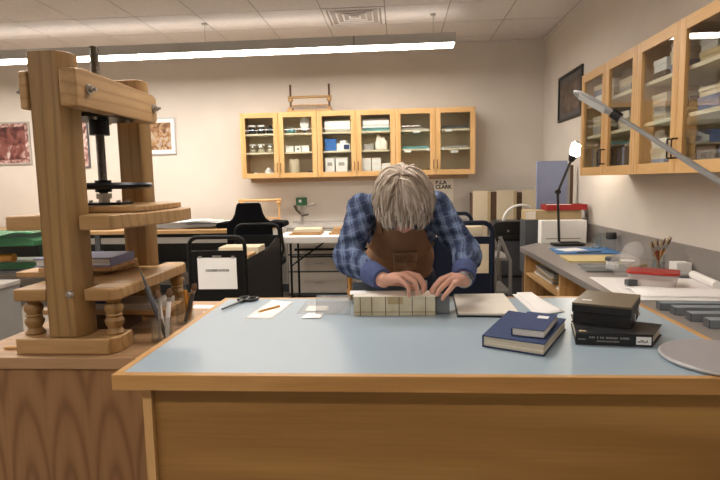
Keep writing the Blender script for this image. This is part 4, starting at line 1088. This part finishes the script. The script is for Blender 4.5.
# plastic bag
mb = MB().ball((0,0,0), (.075,.07,.12), 28)
for v in mb.bm.verts:
    k = 1+.15*math.sin(v.co.x*55+v.co.z*30)+.12*math.sin(v.co.y*70+v.co.z*45); v.co.x *= k; v.co.y *= k
    v.co.x += max(0, v.co.z)*.5
    if v.co.z < -.08: v.co.z = -.08
for v in mb.bm.verts: v.co.z += .08
one('plastic_bag', mb, M['bag'], 'crumpled clear plastic bag standing on the bench behind the red lidded tub', 'bag', (1.335,3.25,bz()))
# red lidded tub
t = thing('food_tub', 'clear plastic tub with a red lid on the white papers of the bench', 'tub', (1.345,2.93,bz(.0042)), -.48)
def rrect(w, d, r, n=5):
    out = []
    for cx_, cy_, a0 in ((w-r,d-r,0),(-w+r,d-r,PI/2),(-w+r,-d+r,PI),(w-r,-d+r,3*PI/2)):
        for k in range(n+1): a = a0+PI/2*k/n; out.append((cx_+r*math.cos(a), cy_+r*math.sin(a)))
    return out
mb = MB(); lo = rrect(.105,.06,.025); hi = rrect(.12,.075,.03)
a = mb._v([V(x,y,0) for x,y in lo]); b = mb._v([V(x,y,.062) for x,y in hi]); mb._f(a[::-1])
for i in range(len(a)): mb._f([a[i],a[(i+1)%len(a)],b[(i+1)%len(a)],b[i]])
obj('tub', mb, M['cleartub'], t)
obj('lid', MB().prism(rrect(.125,.08,.033), .0625, .076), M['red'], t, bevel=.003)
obj('contents', MB().prism(rrect(.095,.05,.02), .002, .028), M['paper'], t)
one('weight_block', bx(-.025,.025,-.02,.02,0,.03), M['greydark'], 'small dark block at the foot of the red lidded tub', 'weight', (1.222,2.905,bz(.0058)), .2, bevel=.002)
# brush jar
bxp, byp = 1.60, 3.42
t = thing('brush_jar', 'glass jar full of paintbrushes standing by the backsplash', 'jar', (bxp,byp,bz()))
obj('glass_wall', MB().lathe([(.036,0),(.04,.006),(.038,.08),(.041,.095),(.038,.095),(.035,.08),(.036,.008),(.002,.006)], 22), M['jarglass'], t)
obj('water', MB().lathe([(.034,.0085),(.034,.05)], 18), M['acetate'], t)
rb_ = random.Random(4)
for k in range(8):
    a = 2*PI*k/8+.2; tx, ty = (k-3.5)*.13, .12*math.sin(a)
    L = rb_.uniform(.17,.21); d = V(tx,ty,1).normalized(); p = V(-(k-3.5)*.004,-math.sin(a)*.010,.012+.001*k)
    hm_ = M[('amber','bristle','red','blackplastic','amber','maple_z','bristle','amber')[k]]
    tt = thing('paintbrush', 'paintbrush standing bristles up in the glass jar by the backsplash', 'brush', (bxp,byp,bz()), 0, 'paintbrushes in the bench jar')
    obj('handle', MB().tube([p,p+d*L*.6],[.003,.005],8), hm_, tt)
    obj('ferrule', MB().tube([p+d*L*.605,p+d*L*.75],[.0055,.007],8), M['steel'], tt)
    obj('bristles', MB().tube([p+d*L*.752,p+d*L*.88,p+d*L],[.007,.0095,.003],8,flat=.6), M['bristle' if k % 2 else 'tan'], tt)
# knives in front of the brush jar
t = thing('bookbinding_knife', 'amber handled knife lying on the bench in front of the brush jar', 'knife', (1.51,3.20,bz(.0062)), -.42)
obj('handle', MB().tube([(-.08,0,.012),(-.07,0,.012),(0,0,.012),(.03,0,.012)],[.006,.012,.011,.008],12), M['amber'], t)
obj('blade', MB().prism([(.031,-.01),(.15,-.008),(.19,.004),(.031,.01)], .010, .013), M['steel'], t)
one('knife_rest', bx(-.07,.13,-.03,.03,0,.0015), M['greydark'], 'dark flat tool beneath the amber handled knife', 'tool', (1.52,3.19,bz(.0042)), -.42)
one('tool_roll', MB().tube([(-.06,0,.012),(.06,0,.012)],[.012,.009],12), M['tan'], 'tan rolled cloth lying left of the brush jar', 'cloth', (1.52,3.52,bz()), .2)
one('dish', MB().lathe([(.03,0),(.045,.018),(.042,.018),(.028,.004)], 20), M['label_white'], 'small white dish on the bench near the plastic bag', 'dish', (1.53,3.70,bz()))
# white papers
def bsheet(pts, z, label, mt='white', h=.0016, curl=0):
    cx_ = sum(p[0] for p in pts)/4; cy_ = sum(p[1] for p in pts)/4; q = [(p[0]-cx_,p[1]-cy_) for p in pts]
    one('paper_sheet', MB().prism(q, 0, h), M[mt], label, 'paper', (cx_,cy_,bz(z)))
bsheet([(1.06,2.62),(1.69,2.62),(1.69,3.10),(1.10,3.18)], 0, 'large white sheet on the bench beneath the red lidded tub')
bsheet([(1.10,2.56),(1.69,2.52),(1.69,2.98),(1.15,3.06)], .0022, 'second large white sheet lying on the first, near the grey weights', 'white')
one('paper_sheaf', MB().grid(lambda u,v: V((u-.5)*.5,(v-.5)*.22,.003+.012*math.sin(v*PI)), 6, 8), M['white'], 'arched white sheet at the right edge of the bench papers', 'paper', (1.40,2.70,bz(.0046)), -.12, solid=.001)
t = thing('paper_roll', 'white paper roll lying by the backsplash right of the brush jar', 'roll', (1.62,2.98,bz(.0042)))
obj('roll', MB().tube([(-.03,-.2,.022),(.02,.12,.022)], .022, 16), M['white'], t)
one('small_box', bx(-.04,.045,-.045,.045,0,.07), M['label_white'], 'white box by the backsplash at the far right edge of the photo', 'box', (1.655,3.275,bz()), 0)
# grey weights
names = ('farthest from the camera','second farthest from the camera','third farthest from the camera','nearest the white knob')
for k, (x, y) in enumerate(((1.315,2.375),(1.335,2.295),(1.345,2.19),(1.36,2.09))):
    t = thing('cloth_weight', f'grey bar weight on the bench beside the desk, {names[k]}', 'weight', (x+.02,y,bz()), -.05, 'grey bar weights on the bench')
    obj('bar', bx(-.21,.21,-.024,.024,0,.034), M['weightcloth'], t, bevel=.002)
    obj('end_cap', bx(-.2135,-.2105,-.0235,.0235,.001,.033), M['greydark'], t)
one('knob', MB().lathe([(.022,0),(.026,.008),(.026,.028),(.02,.036)], 18), M['label_white'], 'small white knob shaped cap on the bench by the grey weights', 'cap', (1.215,2.03,bz()))

# ------------------------------------------------------------------ far left: green machine and grey desk
t = thing('green_machine', 'green metal machine with an upper and a lower table, left of the press', 'machine', (-2.55, 3.3, 0))
obj('upper_table', MB().prism([(-.5,1.03),(-.5,1.08),(.28,1.085),(.34,1.065),(.34,1.03)], -.2, .25, 'xz'), M['green'], t, bevel=.006)
obj('lower_table', bx(-.5,.40,-.02,.25,.86,.905), M['green'], t, bevel=.006)
for x in (-.4,.25): obj('leg', MB().prism([(x,.9055),(x+.07,.9055),(x+.04,1.0295),(x-.02,1.0295)], -.02, .04, 'xz'), M['greendark'], t)
for x in (-.42,.3):
    for y in (.04,.18): obj('leg', bx(x-.035,x+.035,y-.035,y+.035,0,.8595), M['greendark'], t)
obj('roller', MB().cyl((-.45,.0,.935),(.05,.0,.935),.028), M['amber'], t)
mb = MB().grid(lambda u,v: V((u-.5)*.55, (v-.5)*.5, .012+.018*math.sin(u*9)*math.sin(v*5+1)), 18, 10)
for v in mb.bm.verts:
    v.co.z = max(v.co.z, .003)
one('plastic_sheet', mb, M['greensheet'], 'folded green plastic sheet lying on the upper green table', 'sheet', (-2.52,3.30,1.090), .1, solid=.002)
t = thing('steel_desk', 'grey steel desk with pale top at the far left, behind the press', 'desk', (-2.40, 2.94, 0))
obj('desk_top', bx(-.5,.20,-.30,.0,.83,.855), M['greylight'], t, bevel=.003); obj('edge_band', bx(-.5,.205,-.31,-.3005,.825,.857), M['blackplastic'], t)
obj('pedestal', bx(-.2,.19,-.28,.0,0,.8295), M['greymetal'], t)
for z in (.05,.32,.57):
    d_ = obj('drawer', bx(-.19,.18,-.292,-.2805,z,z+.23), M['greylight'], t, bevel=.002); obj('handle', bx(-.05,.05,-.302,-.2925,z+.15,z+.165), M['blackplastic'], d_)
# ------------------------------------------------------------------ the person bent over the desk
PB = V(0, 2.45, 0)
P = thing('person', 'person in blue plaid shirt and brown apron bending over the unbound book', 'person', PB)
def rel(p): return V(*p) - PB
def chain(mb, pts): mb.capsule([(rel(p), r) for p, r in pts]); return mb
HC = V(.018, 1.985, 1.318)
U = V(0, -.83, .558).normalized(); Fv = V(0, -U.z, U.y); SX = V(1,0,0)
HM = Matrix(((-1,0,0),(0,Fv.y,U.y),(0,Fv.z,U.z)))         # local x side, y face, z crown
def hl(x, y, z): return HC + SX*x + Fv*y + U*z
hip, belly, chest = V(0,2.47,.93), V(.002,2.41,1.04), V(.005,2.30,1.175)
ax = (chest-hip).normalized(); fr_ = V(0, -ax.z, ax.y)
TM = Matrix(((-1,0,0),(0,fr_.y,ax.y),(0,fr_.z,ax.z)))
shL, shR = V(-.150,2.215,1.268), V(.150,2.215,1.272)
elL, elR = V(-.205,2.09,1.078), V(.258,2.105,1.098)
wrL, wrR = V(-.056,1.888,1.030), V(.226,1.898,1.030)

def torso(mb, g):
    mb.ball(rel(hip), (.150+g,.098+g,.13+g), 24, TM)
    mb.ball(rel(belly), (.140+g,.100+g,.13+g), 24, TM)
    mb.ball(rel(chest), (.152+g,.105+g,.14+g), 24, TM)
    chain(mb, [(shL+V(.03,0,0),.058+g),(V(.0,2.20,1.285),.066+g),(shR-V(.03,0,0),.058+g)])
    return mb

body = torso(MB(), -.012)
chain(body, [(V(.004,2.21,1.26),.055),(V(.01,2.12,1.30),.050),(hl(0,-.025,-.06),.050)])
body.ball(rel(HC), (.072,.090,.094), 28, HM)
body.ball(rel(hl(0,.028,-.055)), (.058,.060,.062), 22, HM)
chain(body, [(hl(-.02,.062,-.098),.018),(hl(0,.070,-.102),.019),(hl(.02,.062,-.098),.018)])
chain(body, [(hl(0,.088,.0),.010),(hl(0,.104,-.032),.012)]); body.ball(rel(hl(0,.102,-.036)), .0135)
for s in (-1,1):
    body.ball(rel(hl(s*.012,.094,-.038)), .009)
    chain(body, [(hl(s*.012,.086,.022),.008),(hl(s*.045,.074,.02),.008)])
    body.ball(rel(hl(s*.042,.066,-.03)), (.02,.018,.018), 12, HM)
    body.ball(rel(hl(s*.074,-.005,-.012)), (.009,.018,.030), 14, HM)
for sh, el, wr in ((shL,elL,wrL),(shR,elR,wrR)): chain(body, [(sh,.052),(sh.lerp(el,.5),.044),(el,.038),(el.lerp(wr,.35),.038),(wr,.027)])
for s in (-1,1):
    chain(body, [(V(s*.085,2.47,.88),.085),(V(s*.09,2.44,.48),.055),(V(s*.095,2.47,.28),.052),(V(s*.095,2.49,.09),.036)])
    chain(body, [(V(s*.095,2.50,.045),.034),(V(s*.105,2.36,.035),.030)])
hands = (
 (wrL, [(.030,1.918,1.048),(.030,1.893,1.052),(.018,1.870,1.048),(.000,1.850,1.039)],
  [[(.068,1.910,1.040),(.087,1.900,1.014),(.088,1.892,.992)], [(.070,1.880,1.036),(.082,1.871,1.010),(.080,1.866,.992)],
   [(.050,1.851,1.032),(.060,1.846,1.008),(.057,1.845,.991)], [(.024,1.831,1.024),(.032,1.828,1.006),(.031,1.829,.986)]],
  [(-.030,1.905,1.022),(.002,1.934,1.012),(.033,1.936,1.000),(.052,1.926,.992)]),
 (wrR, [(.186,1.911,1.042),(.180,1.887,1.043),(.180,1.864,1.036),(.188,1.844,1.024)],
  [[(.147,1.906,1.029),(.125,1.897,1.009),(.111,1.888,.992)], [(.143,1.878,1.026),(.123,1.870,1.006),(.113,1.864,.991)],
   [(.149,1.850,1.014),(.134,1.844,.997),(.127,1.842,.985)], [(.166,1.828,1.002),(.152,1.823,.987),(.145,1.823,.975)]],
  [(.206,1.915,1.022),(.176,1.936,1.012),(.146,1.930,1.000),(.126,1.918,.992)]))
for wr, mc, fg, th in hands:
    c = V(0,0,0)
    for m_ in mc: c += V(*m_)/4
    body.ball(rel(wr.lerp(c,.6)+V(0,0,.002)), (.036,.032,.018), 16)
    for m_, f_, k in zip(mc, fg, (1.0,1.0,.96,.86)):
        chain(body, [(wr.lerp(V(*m_),.08),.0215),(wr.lerp(V(*m_),.6),.0155),(V(*m_),.0118*k)])
        body.capsule([(rel(m_),.0115*k),(rel(f_[0]),.0099*k),(rel(f_[1]),.0086*k),(rel(f_[2]),.0074*k)])
    chain(body, [(wr.lerp(V(*th[0]),.4),.020),(V(*th[0]),.016),(V(*th[1]),.0125),(V(*th[2]),.011),(V(*th[3]),.0085)])
obj('body', union_mesh(body, .0026, 3), M['skin'], P, smooth=180)
for s in (-1,1): obj('eye', MB().ball(rel(hl(s*.03,.078,.002)), .0115, 14), M['eye'], P)
obj('mouth', MB().ball(rel(hl(0,.087,-.068)), (.021,.006,.006), 14, HM), M['lips'], P)

# clothes
shirt = torso(MB(), 0.004)
for sh, el, wr in ((shL,elL,wrL),(shR,elR,wrR)):
    d = (wr-el); pts = [(sh,.068)]
    for f, r in ((.2,.064),(.4,.060),(.6,.057),(.8,.056)): pts.append((sh.lerp(el,f), r+.003*math.sin(f*23)))
    pts += [(el,.056),(el+d*.18,.055),(el+d*.36,.049),(el+d*.54,.046),(el+d*.70,.042)]
    chain(shirt, pts)
    # gathered folds at the elbow
    for k in range(4):
        c_ = el.lerp(sh,.06+.1*k) if k < 2 else el.lerp(wr,.1*(k-1))
        shirt.ball(rel(c_+V(.012*(-1 if sh.x < 0 else 1),0,-.006)), .052, 14)
me = union_mesh(shirt, .006, 5)
so = obj('shirt', me, M['plaid'], P, smooth=180)
tx = bpy.data.textures.new('folds', 'CLOUDS'); tx.noise_scale = .045
dm = so.modifiers.new('folds', 'DISPLACE'); dm.texture = tx; dm.strength = .016; dm.mid_level = .5; dm.texture_coords = 'LOCAL'
col_ = MB()
nb = V(.008,2.155,1.292); na = (V(.012,2.07,1.315)-V(.004,2.21,1.27)).normalized()
e1 = V(1,0,0); e2 = na.cross(e1).normalized()
col_.tube([rel(nb+e1*.066*math.cos(a)+e2*.062*math.sin(a)+na*.0) for a in [2*PI*k/24 for k in range(25)]], .016, 8, cap=False)
obj('collar', col_, M['plaid'], P)
for el, wr in ((elL,wrL),(elR,wrR)):
    d = wr-el
    obj('cuff', MB().tube([rel(el+d*f) for f in (.62,.66,.80,.93,.955,.952,.93)], [.043,.0455,.043,.0405,.0395,.034,.033], 22), M['cuff'], P)
# watch on the image-right wrist
wd = (wrR-elR).normalized(); wc = wrR+wd*.006
w_ = obj('wristwatch', MB().tube([rel(wc-wd*.008), rel(wc+wd*.008)], [.0285,.0285], 20), M['steel'], P)
fd = V(.8,-.35,.45); fd = (fd-wd*fd.dot(wd)).normalized()
obj('watch_face', MB().cyl(rel(wc+fd*.0275), rel(wc+fd*.0335), .014, n=20), M['greydark'], w_)
# apron: the bib follows the chest
ap = torso(MB(), .013); me = union_mesh(ap, .006, 8)
bm = bmesh.new(); bm.from_mesh(me); bm.normal_update(); dele = []
Lt = .46
for f in bm.faces:
    q = f.calc_center_median()+PB; t_ = (q-hip).dot(ax); x = abs(q.x-.004); front = f.normal.dot(fr_)
    wmax = .152 if t_ < .20 else .152-(t_-.20)*.32
    if not (front > -.12 and t_ < .375 and x < wmax and (t_ > -.16)): dele.append(f)
bmesh.ops.delete(bm, geom=dele, context='FACES'); bm.to_mesh(me); bm.free()
ao = obj('apron', me, M['apron'], P, smooth=180, solid=.003)
ax_ = MB().grid(lambda u,v: rel(hip+V((u-.5)*.31,0,0)+fr_*(.118+.01*math.sin(u*14))-V(0,0,.02+v*.34)-V(0,.02*math.sin(u*PI)*-1,0)), 16, 8)
obj('apron_skirt', ax_, M['apron'], P, solid=.003)
# pocket and faded print on the bib
def onchest(x, t_, off):
    z = t_; best = 0
    for c_, (a,b,e) in ((hip,(.163,.111,.143)),(belly,(.153,.113,.143)),(chest,(.165,.118,.153))):
        l = z-(c_-hip).dot(ax); k = 1-(l/e)**2-(x/a)**2
        if k > 0: best = max(best, b*math.sqrt(k)+(c_-hip).dot(fr_))
    return rel(hip+ax*z+fr_*(best+off)+V(x,0,0))
obj('pocket', MB().grid(lambda u,v: onchest(-.03+u*.10, .15+v*.12, .006), 12, 12), M['apronprint'], P, solid=.003)
for s in (-1,1):
    obj('neck_strap', MB().tube([rel(hip+ax*.36+fr_*.10+V(s*.085,0,0)), rel(V(s*.09,2.135,1.30)), rel(V(s*.075,2.16,1.345)), rel(V(s*.05,2.22,1.345))], .010, 8, flat=.35), M['apron'], P)
tr_ = MB()
for s in (-1,1): chain(tr_, [(V(s*.07,2.47,.92),.105),(V(s*.085,2.47,.84),.098),(V(s*.09,2.44,.48),.070),(V(s*.095,2.47,.28),.066),(V(s*.095,2.49,.08),.058)])
obj('trousers', union_mesh(tr_, .008, 4), M['jeans'], P, smooth=180)
for s in (-1,1):
    sm = MB(); chain(sm, [(V(s*.095,2.51,.05),.046),(V(s*.10,2.43,.048),.045),(V(s*.108,2.34,.038),.036)])
    for v in sm.bm.verts: v.co.z = max(v.co.z, .002)
    obj('shoe', union_mesh(sm, .006, 3), M['blackplastic'], P, smooth=180)

# hair: short layered locks that part behind the crown and fall forward
rh = random.Random(21)
def toL(p): q = p-HC; return V(q.dot(SX), q.dot(Fv), q.dot(U))
cap = MB().ball((0,0,0), 1, 40)
dele = []
for v in cap.bm.verts:
    p = v.co.copy(); 
    v.co = V(p.x*.086, p.y*.101-.003, p.z*.107)
for f in cap.bm.faces:
    c_ = f.calc_center_median()
    if (c_.y > .035 and c_.z < .045) or (c_.z < -.045 and c_.y > -.03) or c_.z < -.075: dele.append(f)
bmesh.ops.delete(cap.bm, geom=dele, context='FACES')
for v in cap.bm.verts: v.co = rel(hl(*v.co))
locks = MB(); lockval = []; A_, B_, C_ = .094, .108, .114
grav = V(0, Fv.z*-1, -U.z)              # world down seen in the head frame
PX = -.16                               # the parting sits a little to one side
for i in range(2000):
    kind = 'back' if i < 420 else ('front' if i < 1150 else 'side')
    if kind == 'back':
        az = rh.uniform(-PI, 0); e_ = rh.uniform(.0, 1.35)
        n = V(math.cos(az)*math.sin(e_)+PX, math.sin(az)*math.sin(e_)-.25, math.cos(e_)).normalized()
        d = V(n.x*1.3, n.y-.1, -.4)
    elif kind == 'front':
        ph = rh.uniform(-.25, .75); sx_ = rh.uniform(-.75, .75)
        n = V(math.sin(sx_)+PX*.6, math.sin(ph)*math.cos(sx_), math.cos(ph)*math.cos(sx_)).normalized()
        d = V((n.x-PX)*2.6+rh.gauss(0,.3), .6, -.1)
    else:
        ph = rh.uniform(-.75, .45); side = rh.choice((-1,1)); th = abs(rh.gauss(0,.5))+.03
        n = V(side*math.sin(th)+PX, math.sin(ph)*math.cos(th), math.cos(ph)*math.cos(th)).normalized()
        d = V(side*1.0, rh.uniform(-.2,.5), -.05)
    p = V(n.x*A_, n.y*B_, n.z*C_)
    ln = rh.uniform(.075,.15); st = ln/10; pts = [p*.95]
    lift = 1+abs(rh.gauss(.05,.05)); flick = rh.uniform(-.1,.8)
    d = d.normalized()+V(rh.gauss(0,.2), rh.gauss(0,.2), rh.gauss(0,.12))
    for k in range(10):
        nn = V(p.x/A_**2, p.y/B_**2, p.z/C_**2).normalized()
        d = d*.87 + grav*.17
        d = d - nn*d.dot(nn)*(1.0 if d.dot(nn) < 0 else .7)
        if k > 6: d += nn*flick*.35
        d.normalize(); p = p + d*st
        r_ = math.sqrt((p.x/A_)**2+(p.y/B_)**2+(p.z/C_)**2); L_ = 1+(lift-1)*math.sin(PI*min(1,(k+1)/10))
        if r_ < L_: p = p*(L_/r_)
        if p.y > .088 and p.z < -.005 and abs(p.x) < .045: break     # keep the lower face clear
        if p.z < -.090+.034*(p.x/.1)**2+rh.uniform(-.004,.004): break
        pts.append(p.copy())
    if len(pts) < 4: continue
    m_ = len(pts); w0 = rh.uniform(.0026,.0062); lockval += [max(0, min(1, rh.gauss(.55,.24)))]*(m_*5)
    locks.tube([rel(hl(*q)) for q in pts], [w0*.8+w0*.4*math.sin(PI*k/(m_-1)) if k < m_-1 else w0*.15 for k in range(m_)], 5, flat=.6)
ho = obj('hair', locks, M['hair'], P, smooth=180)
at = ho.data.attributes.new('lock', 'FLOAT', 'POINT'); at.data.foreach_set('value', lockval)
obj('hair_roots', cap, M['hairbase'], ho, smooth=180, solid=.002)

# ------------------------------------------------------------------ world and view
w = bpy.data.worlds.new('world'); SC.world = w; w.use_nodes = True
w.node_tree.nodes['Background'].inputs[0].default_value = (.02,.02,.022,1)
vs = SC.view_settings; vs.view_transform = 'Standard'; vs.look = 'None'; vs.gamma = 1; vs.use_curve_mapping = False
vs.exposure = 0.22
SC.cycles.use_denoising = True
SC.cycles.max_bounces = 10; SC.cycles.transparent_max_bounces = 16
SC.cycles.sample_clamp_indirect = 6
